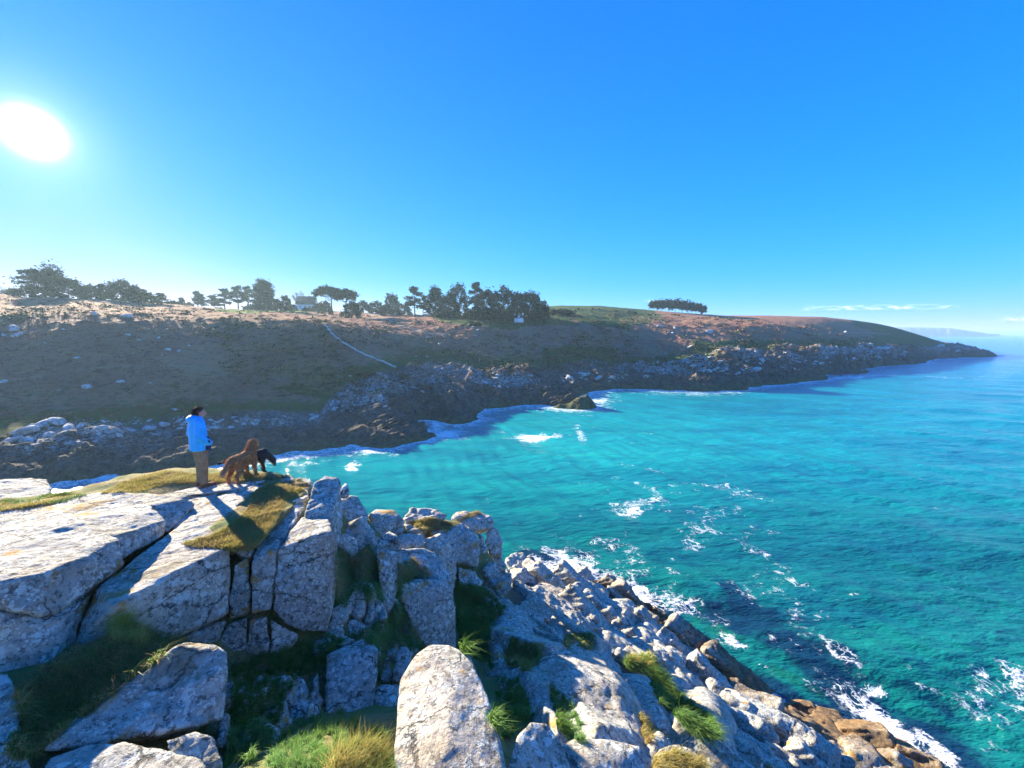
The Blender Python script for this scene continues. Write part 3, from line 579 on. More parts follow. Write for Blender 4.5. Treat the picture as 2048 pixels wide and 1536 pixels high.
# shore rocks: strata-like ridges on the band above the water
topband = np.interp(pu_, [0, 420, 640, 700, 850, 1000, 1300, 1450, 1700, 1850, 1990], [3.6, 3.2, 2.6, 5.5, 8.0, 5.6, 4.6, 8.2, 8.5, 6.0, 5.0])
band = sst(-.9, .5, h0)*(1-sst(.8, 1.15, h0/topband+.25*fbm(Xv*.12, Yv*.12, 0, 3)))
d1 = Xv*.35+Yv*.45; d2 = -Xv*.8+Yv*.55
st = ridged(d1*.5+Zv*.5, d2*.09, 3.3, 4); st2 = ridged(Xv*.16, Yv*.16, 1.7, 4); st3 = ridged(Xv*.55, Yv*.55, 8.1, 3)
sc_ = np.clip(Yv/90, .55, 1.5)
dz = band*(st*1.25+st2*2.0+st3*.7-.3)*sc_
hill = sst(1.5, 6, h0)*(1-band)
dz += hill*(fbm(Xv*.35, Yv*.35, 0, 4)*.35+fbm(Xv*.06, Yv*.06, 4, 3)*.9+np.maximum(0, fbm(Xv*1.1, Yv*1.1, 6, 2))*.35)*np.clip(Yv/120, .5, 1.3)
dz *= 1-.65*sst(150, 250, Yv)*hill
Zf = Zv+dz
reef = np.exp(-((pu_-1165)/22)**2-((Yv-79)/1.6)**2); Zf += reef*2.0
cel = np.stack([pu_, Yv], 1)
# zones of the cover and of painted sun tone, each a place on the ground
grn = np.zeros(len(pu_)); pxn = ppx+fbm(Xv*.15, Yv*.15, 2, 3)*22; pyn = ppy+fbm(Xv*.13, Yv*.13, 7, 3)*9
def zone(poly, soft=None): return in_poly(pxn, pyn, poly).astype(float)
grn = np.maximum(grn, (1-sst(1.1, 2.2, h0/topband))*.62)
grn = np.maximum(grn, zone([(-240, 765), (200, 770), (420, 765), (560, 790), (700, 790), (720, 830), (600, 850), (-240, 900)])*.34)
grn = np.maximum(grn, zone([(540, 770), (640, 735), (780, 730), (900, 720), (1000, 735), (900, 770), (760, 800), (640, 800)])*.7)
grn = np.maximum(grn, zone([(1060, 600), (1290, 605), (1330, 640), (1250, 655), (1130, 640), (1060, 650)])*.75)
grn = np.maximum(grn, zone([(1690, 640), (1800, 640), (2000, 720), (1800, 720), (1740, 690), (1750, 665)])*.9)
grn = np.maximum(grn, zone([(1080, 690), (1230, 690), (1260, 740), (1080, 750)])*.8)
grn = np.maximum(grn, zone([(1380, 685), (1480, 685), (1700, 690), (1560, 735), (1400, 730)])*.8)
grn = np.maximum(grn, zone([(850, 610), (1110, 610), (1150, 650), (1000, 655), (870, 640)])*.9)
lawn = in_poly(ppx, ppy, [(440, 612), (700, 612), (700, 624), (600, 627), (500, 629), (430, 624)]).astype(float)
straw_sunlit = np.maximum(zone([(520, 735), (640, 720), (700, 735), (690, 765), (560, 765)]), zone([(600, 770), (700, 755), (730, 765), (660, 790)])*.6)
straw_sunlit = np.maximum(straw_sunlit, in_poly(pxn, pyn, [(-240, 580), (300, 600), (520, 630), (650, 640), (640, 665), (420, 650), (200, 640), (-240, 645)])*.45)
path = np.maximum(np.exp(-(dseg(ppx, ppy, [(-10, 763), (80, 752), (170, 738), (300, 732), (390, 737), (470, 752), (560, 758), (640, 768), (700, 776)])/1.4)**2)*.55,
                  np.exp(-(dseg(ppx, ppy, [(740, 630), (800, 648), (850, 662), (895, 668)])/3.0)**2)*.9)
straw_sunlit = np.maximum(straw_sunlit, in_poly(pxn, pyn, [(1230, 640), (1330, 628), (1600, 636), (1740, 648), (1780, 675), (1700, 668), (1560, 652), (1440, 645), (1420, 662), (1330, 655)])*.5)  # straw tone painted along the far slope to brighten its sunlit strip
path = np.maximum(path, np.exp(-(dseg(ppx, ppy, [(990, 683), (1100, 688), (1220, 692), (1330, 690)])/1.0)**2)*.5)
path = np.maximum(path, np.exp(-(dseg(ppx, ppy, [(1640, 667), (1720, 665), (1780, 668)])/1.0)**2)*.8)
hm = mesh_np('hillside', np.column_stack([Xv, Yv, Zf]), grid_faces(NU, NV))
pale = band*sst(.34, .60, h0/topband+.22*fbm(Xv*.10, Yv*.10, 5, 3))*sst(-.25, .25, ridged(Xv*.22, Yv*.22, 3, 3)+.55-h0/topband*.35)
pale *= np.interp(pu_+fbm(Xv*.05, Yv*.05, 9, 2)*30, [0, 30, 60, 200, 270, 300, 390, 430, 620, 680, 760, 880, 900, 1060, 1110, 1180, 1230, 1290, 1440, 1460, 1500, 1540, 1600, 1780, 1830, 1900], [.1, .3, 1, .9, .3, .8, .8, .3, .35, .8, 1, .9, .6, .9, .35, .25, .7, 1, 1, .5, .7, .3, .9, .9, .4, .6])
# grass takes the flatter pockets of the upper band
pale *= sst(-.25, .25, st3+st)*sst(-.35, .1, fbm(Xv*.07+4, Yv*.07, 2, 3)+.12)
for nme, a in (('rockband', band), ('pale', pale), ('green', grn), ('straw_sunlit', straw_sunlit), ('path', path), ('lawn', lawn), ('height', h0)): attr(hm, nme, a)
def hill_mat():
    t = NT('bracken_and_turf')
    n1 = t.noise(.12, 5, .6); n2 = t.noise(.9, 5, .65); n3 = t.noise(4, 4, .7)
    br = t.mix(t.mapr(n1, .35, .65), (.33, .15, .10), (.40, .21, .11))
    br = t.mix(t.mapr(n2, .48, .72), br, (.17, .085, .06)); br = t.mix(t.mapr(n3, .5, .75, 0, .6), br, (.24, .155, .075))
    gr = t.mix(t.mapr(n2, .35, .65), (.035, .075, .022), (.10, .145, .035))
    gr = t.mix(t.mapr(n3, .5, .75, 0, .5), gr, (.010, .022, .008))
    c = t.mix(t.mapr(t.math('ADD', t.attr('green'), t.math('MULTIPLY', t.math('SUBTRACT', n2, .5), .9)), .35, .6), br, gr)
    c = t.mix(t.math('MULTIPLY', t.attr('straw_sunlit'), t.mapr(n2, .4, .6)), c, (.34, .20, .095))
    c = t.mix(t.attr('lawn'), c, (.12, .19, .03))
    c = t.mix(t.math('MULTIPLY', t.attr('path'), .75), c, (.38, .31, .22))
    dark = t.mix(t.mapr(n2, .35, .65), (.03, .027, .025), (.17, .14, .11))
    wet = t.mix(t.mapr(n3, .45, .65), dark, (.20, .155, .11))
    c = t.mix(t.attr('rockband'), c, wet)
    lich = t.mix(t.mapr(t.noise(2.2, 5, .7), .40, .62), (.13, .125, .11), (.70, .69, .63))
    c = t.mix(t.math('MULTIPLY', t.attr('pale'), t.mapr(t.noise(.8, 4, .7), .38, .52)), c, lich)
    b = t.bump(n3, .9, .35); b = t.bump(n2, .7, .5, b); return t.fin(c, .95, b, .1)
M['hill'] = hill_mat()
HILL = obj('hillside', hm, M['hill']); tag(HILL, 'bracken-covered hillside running along the bay down to dark shore rocks', kind='structure')
hv = np.column_stack([Xv, Yv, Zf])
HBVH = BVHTree.FromPolygons(hv.tolist(), grid_faces(NU, NV)[::1].tolist())
def H(px, py):
    h = HBVH.ray_cast(Vector((0, 0, 0)), ray(px, py).normalized())
    return h[0]
def hz(x, y):
    h = HBVH.ray_cast(Vector((x, y, 80)), Vector((0, 0, -1))); return h[0].z if h[0] is not None else SEA
# shore boulders and outcrops lying on the hillside
def ico(sub, seed, flat=1.0, sx=1.0):
    bm = bmesh.new(); bmesh.ops.create_icosphere(bm, subdivisions=sub, radius=1)
    r = random.Random(seed); cuts = [(Vector((r.gauss(0, 1), r.gauss(0, 1), r.gauss(0, 1))).normalized(), r.uniform(.45, .8)) for _ in range(9)]
    for v in bm.verts:
        p = v.co.copy()
        for n, d in cuts:
            e = p.dot(n)-d
            if e > 0: p -= n*e*.85
        q = p*2.1+Vector((seed, 0, 0)); p *= 1+.16*mnoise.noise(q)+.07*mnoise.noise(q*2.7)
        v.co = Vector((p.x*sx, p.y, p.z*flat))
    m = bpy.data.meshes.new('boulder'); bm.to_mesh(m); bm.free()
    for p in m.polygons: p.use_smooth = False
    return m
def rockmat(name, a, b, c2, sc=3):
    t = NT(name); n1 = t.noise(sc, 5, .65); n2 = t.noise(sc*4, 4, .7)
    c = t.mix(t.mapr(n1, .38, .62), a, b); c = t.mix(t.mapr(n2, .5, .7, 0, .7), c, c2)
    return t.fin(c, .9, t.bump(n2, .8, .12), .2)
M['pale_rock'] = rockmat('lichened_shore_rock', (.34, .33, .30), (.72, .71, .66), (.17, .16, .14))
M['dark_rock'] = rockmat('tidal_shore_rock', (.045, .040, .034), (.12, .095, .07), (.20, .155, .10))
PR = [ico(2, 20+i, .7, 1.25) for i in range(6)]; DR = [ico(2, 40+i, .55, 1.5) for i in range(6)]
for m in PR: m.materials.append(M['pale_rock'])
for m in DR: m.materials.append(M['dark_rock'])
def put(m, p, s, r, parent, name='boulder', tilt=.3):
    o = bpy.data.objects.new(name, m); COL.objects.link(o); o.parent = parent
    o.location = p; o.scale = (s*r.uniform(.8, 1.3), s*r.uniform(.8, 1.2), s*r.uniform(.7, 1.1))
    o.rotation_euler = (r.gauss(0, tilt), r.gauss(0, tilt), r.uniform(0, 6.3)); return o
def hillrocks():
    r = random.Random(21)
    # single pale boulders one can point at on the slope
    for px, py, wd in [(8, 672, 10), (30, 660, 22), (38, 671, 18), (90, 686, 6), (155, 716, 12), (127, 659, 6), (190, 629, 12), (252, 634, 20), (343, 644, 7), (257, 670, 8), (277, 680, 6), (317, 676, 6), (337, 700, 11), (357, 703, 8), (378, 692, 6), (325, 711, 5),
                       (174, 776, 18), (240, 765, 14), (117, 782, 7), (300, 766, 6), (8, 764, 12), (350, 820, 10), (766, 650, 4), (856, 676, 9), (878, 690, 9), (832, 713, 5), (854, 713, 5), (1036, 642, 4), (1072, 697, 3), (1320, 653, 12), (1350, 657, 8), (1305, 653, 6), (1345, 667, 8), (1418, 665, 14), (1336, 665, 5),
                       (1380, 695, 12), (1485, 680, 3), (1513, 686, 4), (1512, 703, 5), (1607, 651, 4), (1398, 708, 4), (1330, 707, 4), (1345, 702, 4), (955, 660, 8), (952, 672, 6), (945, 655, 6), (700, 752, 5), (1690, 667, 12), (1740, 690, 10), (1770, 697, 14), (1810, 705, 10), (1880, 693, 12), (1915, 702, 8)]:
        p = H(px, py)
        if p is None: continue
        s = wd/2/F*p.y*1.02; put(r.choice(PR), p+Vector((0, 0, s*.15)), s, r, HILL)
    for px, py, wd in [(46, 866, 44), (84, 852, 36), (118, 846, 34), (58, 884, 30), (24, 880, 26), (100, 872, 26), (140, 856, 24), (205, 858, 26), (232, 852, 22), (262, 862, 20), (300, 856, 22), (330, 850, 20)]:
        p = H(px, py); s = wd/2/F*p.y; put(r.choice(PR), p+Vector((0, 0, s*.1)), s, r, HILL, tilt=.2)
    n = 0; tries = 0; pts = []
    def bandpoly(px):   # upper and lower rim of the pale band in the photograph
        up = np.interp(px, [0, 60, 140, 220, 300, 400, 560, 640, 720, 800, 860, 1000, 1060, 1100, 1240, 1330, 1400, 1480, 1600, 1700, 1820], [850, 850, 838, 842, 838, 838, 830, 815, 785, 752, 745, 742, 748, 745, 745, 735, 712, 722, 705, 690, 702])
        lo = np.interp(px, [0, 60, 140, 220, 300, 400, 560, 640, 720, 800, 860, 1000, 1060, 1100, 1240, 1330, 1400, 1480, 1600, 1700, 1820], [880, 890, 868, 876, 858, 862, 850, 842, 812, 790, 785, 775, 780, 772, 760, 758, 745, 745, 735, 718, 712])
        return up, lo
    while n < 130 and tries < 4000:
        tries += 1; px = r.uniform(0, 1800); up, lo = bandpoly(px); py = r.uniform(up, lo)
        if vnoise(px*.02, py*.03, 1.2) < -.1: continue
        p = H(px, py)
        if p is None or p.z < SEA+1: continue
        n += 1; s = r.uniform(3.2, 8)/F*p.y*r.uniform(.5, 1.2); put(r.choice(PR), p, s, r, HILL)
    n = 0; tries = 0
    while n < 90 and tries < 3000:   # dark blocks down to the water
        tries += 1; px = r.uniform(0, 1900); up, lo = bandpoly(min(px, 1790)); py = lo+abs(r.gauss(0, 1))*28*(1 if px < 700 else .6)
        p = H(px, py)
        if p is None or p.z > SEA+5 or p.z < SEA+.2: continue
        n += 1; s = r.uniform(4, 11)/F*p.y*.6; put(r.choice(DR), p, s, r, HILL, name='rock')
    # the scree and pebbles nobody could count
    base = [np.array([v.co for v in m.vertices]) for m in (ico(1, 70, .6, 1.3), ico(1, 71, .6, 1.3), ico(1, 72, .6, 1.2))]
    fb = np.array([tuple(p.vertices) for p in ico(1, 70).polygons])
    for nm, mat, cnt, f in (('scree', 'pale_rock', 1900, 0), ('beach_stones', 'dark_rock', 2600, 1)):
        VV = []; FF = []; k = 0; tries = 0; off = 0
        while k < cnt and tries < 30000:
            tries += 1
            if f == 0:
                px = r.uniform(0, 1850); up, lo = bandpoly(px); py = r.triangular(up-7, lo+6, (up+lo)/2)
                if vnoise(px*.03, py*.05, 5.2) < .02: continue
            elif k < 1500: px = r.uniform(0, 560); py = r.uniform(868, 955)
            else: px = r.uniform(560, 1990); up, lo = bandpoly(px); py = lo+abs(r.gauss(0, 22))
            p = H(px, py)
            if p is None or p.z < SEA+.05: continue
            k += 1; s = r.uniform(1.0, 3.0)/F*p.y*(.75 if f == 0 else .9)
            a = r.uniform(0, 6.3); ca, sa = math.cos(a), math.sin(a)
            b = base[k % 3]*s; b = np.column_stack([b[:, 0]*ca-b[:, 1]*sa, b[:, 0]*sa+b[:, 1]*ca, b[:, 2]+r.uniform(-.3, .3)*b[:, 0]])
            VV.append(b+np.array(p)); FF.append(fb+off); off += len(b)
        o = obj(nm, mesh_np(nm, np.vstack(VV), np.vstack(FF), False), M[mat]); tag(o, {'scree': 'pale lichened scree and broken rock along the foot of the hillside', 'beach_stones': 'dark tidal stones heaped along the far water line'}[nm], kind='stuff')
hillrocks()
def heath():
    """gorse and dead bracken clumps too many to count, low cushions of leaf-sized faces on the slope"""
    g = np.random.default_rng(17)
    for nm, n, mat, thr, lab in (('gorse', 1500, 'gorse', .06, 'low dark gorse clumps dotted over the hillside'), ('bracken', 3800, 'bracken', -.35, 'dead russet bracken tufts over the hillside')):
        C = []; S = []; k = 0; t_ = 0
        while k < n and t_ < 40000:
            t_ += 1; px = g.uniform(0, 1850); py = g.uniform(598, 840)
            p = H(px, py)
            if p is None or p.y > 235 or p.z < SEA+(4.5 if p.y > 60 else 3.6): continue
            v = vnoise(p.x*.07, p.y*.07, 3 if nm == 'gorse' else 8)
            if v < thr: continue
            s = p.y*g.uniform(.0035, .0085)*(1.25 if nm == 'gorse' else .9); m = 16
            q = g.normal(size=(m, 3))*np.array([.6, .6, .22])*s; q[:, 2] = np.abs(q[:, 2]); C.append(np.array(p)+q); S.append(np.full(m, s*.34)); k += 1
        C = np.vstack(C); S = np.concatenate(S); V, Fq = quads(C, S, g); o = obj(nm, mesh_np(nm, V, Fq, False), M[mat]); tag(o, lab, kind='stuff')
# strata promontory, sea stacks and islet
def crag(name, pts, label, cat, vox=.35, disp=None, mat='dark_rock'):
    c = sum(pts, Vector())/len(pts); c.z = SEA
    m = hull_mesh(name, [p-c for p in pts]); o = obj(name, m, M[mat], loc=c)
    md = o.modifiers.new('remesh', 'REMESH'); md.mode = 'VOXEL'; md.voxel_size = vox; md.use_smooth_shade = False
    s = o.modifiers.new('soften', 'SMOOTH'); s.iterations = 3
    g = o.modifiers.new('relief', 'NODES'); g.node_group = disp or CRAGD; tag(o, label, cat); return o
CRAGD = make_disp('crag_relief', .16, 2.6, .6, 1.0, .30, 3.0, .35)
def seaP(px, py, dz=0): p = Wz(px, py, SEA); p.z += dz; return p
crag('promontory', [seaP(640, 892, -1), seaP(700, 893, -1), seaP(790, 893, -1), seaP(845, 880, -1), seaP(868, 868, -1), seaP(845, 846, -1), seaP(690, 868, 0), W(720, 815, 63), W(755, 790, 66), W(790, 785, 68), W(812, 815, 64), W(838, 842, 62), W(700, 850, 56), W(760, 850, 54.5), W(820, 858, 57), W(760, 800, 72)],
     'dark slanting rock promontory jutting into the bay with foam round its foot', 'promontory', .32)
crag('rock_spur', [seaP(850, 842, -1), seaP(905, 848, -1), seaP(915, 838, -1), seaP(900, 815, -1), W(845, 770, 76), W(870, 775, 77), W(898, 808, 72), W(912, 828, 68), W(850, 800, 73), W(820, 790, 75)],
     'dark rock spur between the slanting promontory and the small sea stack', 'rock', .32)
crag('sea_stack', [seaP(915, 838, -1), seaP(935, 843, -1), seaP(952, 838, -1), seaP(950, 822, -1), seaP(925, 820, -1), W(920, 822, 69), W(940, 816, 70), W(951, 824, 70), W(935, 812, 73)],
     'small dark sea stack ringed by surf at the head of the bay', 'rock', .25)
crag('reef', [seaP(1030, 806, -.5), seaP(1050, 790, -.5), W(1060, 790, 88), W(1085, 790, 86), seaP(1095, 808, -.5), seaP(1140, 812, -.5), seaP(1182, 815, -.5), seaP(1180, 806, -.5), seaP(1100, 798, -.5), W(1150, 796, 80), W(1168, 792, 79.5), W(1176, 803, 79), W(1120, 800, 81)],
     'low jagged reef sticking out into the bay with a sunlit edge of foam', 'reef', .22)
crag('rocky_islet', [seaP(1652, 752, -.5), seaP(1690, 751, -.5), seaP(1742, 746, -.5), seaP(1738, 742, -.5), seaP(1660, 745, -.5), W(1672, 741, 150), W(1700, 738, 150), W(1728, 741, 150)],
     'long low black islet lying off the far headland', 'islet', .5)
crag('point_rocks', [seaP(1480, 776, -.5), seaP(1360, 779, -.5), seaP(1300, 772, -.5), W(1390, 752, 110), W(1450, 757, 110), W(1330, 762, 110), W(1430, 745, 116), seaP(1500, 770, -.5)],
     'black wave-cut rock platform below the pale folded outcrop', 'rock', .5)
def plates():
    """tilted beds of dark rock, each one a long thin slab lying with the dip"""
    r = random.Random(31)
    pro = bpy.data.objects['promontory']; dg = bpy.context.evaluated_depsgraph_get()
    trees = []
    for o in [pro, bpy.data.objects['rock_spur'], HILL]:
        trees.append((o, BVHTree.FromObject(o, dg), o.matrix_world.translation.copy() if o != HILL else Vector((0, 0, 0))))
    def hit(px, py):
        best = None
        for o, b, off in trees:
            loc = o.location; h = b.ray_cast(Vector((0, 0, 0))-loc, ray(px, py).normalized())
            if h[0] is not None and (best is None or h[3] < best[1]): best = (h[0]+loc, h[3], o)
        return best
    for poly, n, smin, smax, az, dip in [([(650, 885), (700, 830), (760, 795), (800, 790), (840, 840), (860, 870), (790, 890)], 70, 9, 26, 33, 24), ([(820, 790), (860, 775), (900, 800), (915, 835), (890, 845), (850, 820)], 26, 7, 18, 60, -38),
                                         ([(0, 900), (120, 870), (300, 862), (560, 858), (640, 850), (640, 880), (420, 915), (150, 945), (0, 965)], 80, 7, 22, 20, 12), ([(880, 780), (1000, 760), (1110, 770), (1250, 752), (1250, 768), (1100, 795), (980, 808)], 60, 6, 18, 40, -28),
                                         ([(1100, 748), (1250, 745), (1340, 725), (1420, 712), (1480, 745), (1600, 740), (1600, 758), (1480, 772), (1280, 768), (1100, 765)], 80, 6, 20, 28, 16), ([(1540, 735), (1700, 712), (1840, 712), (1840, 722), (1700, 735), (1560, 757)], 40, 5, 14, 28, 8)]:
        k = 0; tries = 0
        while k < n and tries < 2000:
            tries += 1; px = r.uniform(min(p[0] for p in poly), max(p[0] for p in poly)); py = r.uniform(min(p[1] for p in poly), max(p[1] for p in poly))
            if not in_poly(np.array(px), np.array(py), poly): continue
            h = hit(px, py)
            if h is None or h[0].z < SEA+.1: continue
            k += 1; L = r.uniform(smin, smax)/F*h[0].y*.62; up = (h[0].z-SEA) > 3.5 and r.random() < .6
            o = bpy.data.objects.new('slab', r.choice(PR if up and h[2] == HILL else DR)); COL.objects.link(o); o.parent = h[2]
            o.location = h[0]-h[2].location; o.scale = (L*.75, L*r.uniform(.30, .5), L*r.uniform(.16, .34)); o.rotation_euler = (R_(r.gauss(18, 8)), -R_(dip+r.gauss(0, 6)), R_(az+r.gauss(0, 9)))
plates()
# ------------------------------------------------------------------ distant headland across the sea
def distant():
    px = np.linspace(1700, 2000, 160); V = []
    top = np.interp(px, [1700, 1800, 1830, 1900, 1920, 1960, 1975, 2000], [655, 655, 654.6, 656, 659, 664, 667, 667.4])
    for i, (a, b) in enumerate(zip(px, top)):
        n = fbm(a*.1, 0, 0, 3)
        for k, (Y, f) in enumerate([(2300, 0.0), (2330+40*n, .45), (2380+60*n, .8), (2500, 1.0), (2900, 1.0), (3300, -.1)]):
            zt = W(a, b, 2500).z; z = SEA-2+(max(zt, SEA-2)-(SEA-2))*f*(1+.05*n*(k in (1, 2)))
            V.append((bxf(a, Y, z), Y, z))
    t = NT('distant_cliff'); n1 = t.noise(.012, 4, .6, vec=t.mapping((1, 1, .3)))
    nn = t.sep(t.n('ShaderNodeNewGeometry').outputs['Normal'])
    c = t.mix(t.mapr(nn[2], .35, .75), t.mix(t.mapr(n1, .4, .6), (.16, .14, .12), (.40, .37, .33)), (.10, .075, .05)); t.fin(c, .95)
    o = obj('distant_headland', mesh_np('distant_headland', V, grid_faces(160, 6)), t.m); tag(o, 'pale blue headland far away on the horizon', kind='structure')
distant()

# ------------------------------------------------------------------ sea
def sea():
    nu, nv = 760, 900
    a = np.linspace(-60, 2300, nu); s = np.concatenate([np.linspace(1.9, .50, 160, endpoint=False), np.exp(np.linspace(math.log(.50), math.log(.0009), nv-160))])
    A, S = np.meshgrid((a-1024)/F, s, indexing='ij')
    Y = 15/S; X = A*(Y*CP+15*SP); x = X.ravel(); y = Y.ravel()
    amp = np.clip(1-y/220, 0, 1); z = np.zeros_like(x)
    r = np.random.default_rng(4)
    for lam, h, ang in [(13, .16, 205), (8, .11, 222), (5.2, .075, 190), (3.3, .055, 215), (2.1, .04, 236), (1.35, .026, 200), (.95, .018, 228), (.7, .012, 185)]:
        for j in range(2):
            th = R_(ang+r.uniform(-14, 14)); k = 2*math.pi/(lam*r.uniform(.85, 1.15)); ph = r.uniform(0, 6.3)
            wob = 1.6*fbm(x/lam/5, y/lam/5, lam, 2)
            res = np.clip(1.4-y*2.2/(F*lam/2.5)*3, 0, 1)
            q = np.sin(k*(x*math.sin(th)+y*math.cos(th))+ph+wob*3)
            z += h*.55*(1-2*np.abs(q*.5+.5)**.75)*res
    z = SEA+z*amp
    V = np.column_stack([x, y, z]); px, py = topix(np.column_stack([x, y, np.full_like(x, SEA)]))
    gz = np.full_like(x, SEA-6); m = (y < 30) & (x > -18) & (x < 22); gz[m] = rbf(np.stack([x[m], y[m]], 1))
    dep = SEA-gz
    mm = (y > 30) & (y < 500) & (px > -240) & (px < 2180); df = np.full_like(x, 9.0)
    df[mm] = SEA-frbf(np.stack([px[mm]/300, np.log(y[mm])*2.6], 1))
    dep = np.where(y < 30, dep, df)
    wx = px+fbm(x*.5, y*.5, 2, 3)*16*np.clip(30/y, .15, 1.5); wy = py+fbm(x*.5, y*.5, 9, 3)*12*np.clip(30/y, .1, 1.5)
    foam = .95*(1-sst(.2, 3.2, dep))*(y > 30)+1.1*(1-sst(.1, 1.15, dep))*(y <= 30)
    def blob(cx, cy, rx, ry, a=1, rot=0):
        c, s_ = math.cos(R_(rot)), math.sin(R_(rot)); u = ((wx-cx)*c+(wy-cy)*s_)/rx; v = (-(wx-cx)*s_+(wy-cy)*c)/ry
        return a*np.exp(-(u*u+v*v))
    for b in [(1150, 1135, 70, 30, 1.15, 25), (1250, 1165, 95, 28, 1.1, 15), (1330, 1190, 60, 22, .8, 20), (1260, 1015, 45, 22, .85, -10), (1285, 1000, 60, 10, .6, -5), (1490, 985, 80, 16, .62, 15), (1395, 1075, 35, 45, .55, 55), (1380, 965, 60, 12, .5, 0),
              (1470, 1285, 38, 16, 1.0, 5), (1450, 1310, 60, 12, .6, 20), (1540, 1330, 60, 12, .6, 25), (1760, 1375, 38, 14, 1.0, 15), (1730, 1400, 90, 16, .75, 30), (1780, 1440, 110, 26, 1.1, 38), (1880, 1500, 90, 22, 1.15, 45), (1640, 1420, 60, 18, .7, 25), (1990, 1450, 40, 50, .45, 60), (2020, 1350, 50, 18, .7, 30), (1980, 1480, 30, 50, .4, 50),
              (1570, 1185, 60, 14, .52, 30), (1590, 1240, 80, 30, .5, 45), (1520, 1100, 110, 10, .35, 20), (1660, 1290, 110, 14, .5, 35), (1840, 1370, 60, 12, .45, 30), (1400, 1030, 220, 60, .30, 25), (1560, 1230, 240, 90, .30, 35), (1750, 1400, 220, 70, .36, 35), (1300, 1120, 160, 60, .36, 15), (1120, 1100, 90, 40, .42, 0), (1950, 1430, 90, 120, .32, 50), (1190, 1080, 60, 10, .6, -8), (1050, 1085, 40, 14, .45, 0), (1640, 1350, 90, 30, .42, 25),
              (1075, 873, 55, 5.5, 1.25, -2), (1160, 868, 30, 10, .7, 60), (980, 866, 60, 4, .55, 0), (890, 868, 42, 8, 1.15, 0), (870, 848, 30, 14, .9, 40), (925, 850, 40, 6, .8, 0), (730, 902, 60, 8, .95, 3), (640, 890, 60, 12, .75, -20), (700, 930, 26, 8, .75, 0), (625, 925, 16, 6, .6, 0), (480, 915, 60, 14, .6, -15), (350, 935, 80, 10, .6, -12), (590, 895, 40, 8, .8, -15),
              (1195, 800, 32, 6, .95, 0), (1210, 815, 30, 3, .6, 0), (1130, 806, 60, 4, .5, 0), (1430, 781, 60, 1.8, 1.2, 0), (1300, 774, 40, 1.2, .9, 0), (1510, 771, 45, 2, 1.0, 0), (1600, 764, 60, 1.4, .9, -8), (1700, 755, 60, 2.2, 1.1, -2), (1750, 750, 40, 1.6, 1.0, 0), (1780, 749, 60, 1.2, .6, 0), (1700, 733, 60, 1.2, .8, -6), (1900, 755, 80, 1.6, .5, 3), (1960, 752, 60, 2, .45, 0)]:
        foam = np.maximum(foam, blob(*b)*1.12)
    kelp = np.zeros_like(x)
    kelp = np.maximum(kelp, 1-sst(.6, 2.2, dep)) * (y <= 30)
    for b in [(1500, 1230, 130, 40, .9, 12), (1450, 1180, 60, 20, .6, 0), (1620, 1300, 160, 45, .9, 30), (1560, 1380, 140, 40, 1.0, 28), (1750, 1420, 170, 50, .95, 32), (1900, 1500, 160, 60, 1.1, 35), (1870, 1400, 120, 30, .6, 30), (1320, 1180, 120, 30, .5, 20), (1150, 1100, 140, 22, .45, 0), (1040, 1085, 60, 14, .5, 0)]:
        kelp = np.maximum(kelp, blob(*b))
    clear = np.zeros_like(x)
    for b in [(1450, 1265, 50, 22, 1, 10), (1570, 1335, 60, 20, .9, 25), (1640, 1370, 40, 18, .8, 20), (1400, 1240, 30, 20, .7, 0), (2000, 1290, 50, 18, .4, 20)]: clear = np.maximum(clear, blob(*b))
    turq = np.exp(-((px-1080)/420)**2-((py-880)/75)**2)
    sm = mesh_np('sea', V, grid_faces(nu, len(s)))
    for nme, q in (('foam', foam), ('kelp', kelp), ('clear', clear), ('turq', turq), ('dist', np.log10(np.maximum(y, 1)))): attr(sm, nme, q)
    t = NT('sea_water')
    dist = t.attr('dist')
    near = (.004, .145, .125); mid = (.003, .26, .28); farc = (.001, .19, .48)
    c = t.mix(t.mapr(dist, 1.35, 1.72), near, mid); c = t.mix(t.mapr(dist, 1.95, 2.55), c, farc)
    c = t.mix(t.math('MULTIPLY', t.attr('turq'), .55), c, (.015, .42, .36))
    patch = t.noise(.035, 5, .65, vec=t.mapping((1, 3.2, 1), (0, 0, -.25))); c = t.mix(t.mapr(patch, .42, .68, 0, .5), c, (.003, .085, .15))
    p2 = t.noise(.05, 5, .65, vec=t.mapping((1, 4, 1), (0, 0, -.1))); c = t.mix(t.mapr(p2, .55, .75, 0, .18), c, (.03, .42, .50))
    kn = t.math('ADD', t.attr('kelp'), t.math('MULTIPLY', t.math('SUBTRACT', t.noise(.55, 5, .62, dist=.5), .5), 1.6))
    c = t.mix(t.mapr(kn, .30, .75, 0, .92), c, (.004, .025, .062))
    cn = t.math('ADD', t.attr('clear'), t.math('MULTIPLY', t.math('SUBTRACT', t.noise(.7, 4, .6), .5), 1.2))
    c = t.mix(t.mapr(cn, .35, .8, 0, .7), c, (.006, .13, .075))
    # foam lace: torn cells and blots, thinned out by how much foam there is
    wn = t.n('ShaderNodeTexNoise'); t.set(wn.inputs['Vector'], t.pos); wn.inputs['Scale'].default_value = .9; wn.inputs['Detail'].default_value = 4
    va = t.n('ShaderNodeVectorMath', operation='ADD'); vs_ = t.n('ShaderNodeVectorMath', operation='SCALE'); t.set(vs_.inputs[0], wn.outputs['Color']); vs_.inputs['Scale'].default_value = 2.4
    t.set(va.inputs[0], t.mapping((1.0, .85, 1), (0, 0, .45))); t.set(va.inputs[1], vs_.outputs[0])
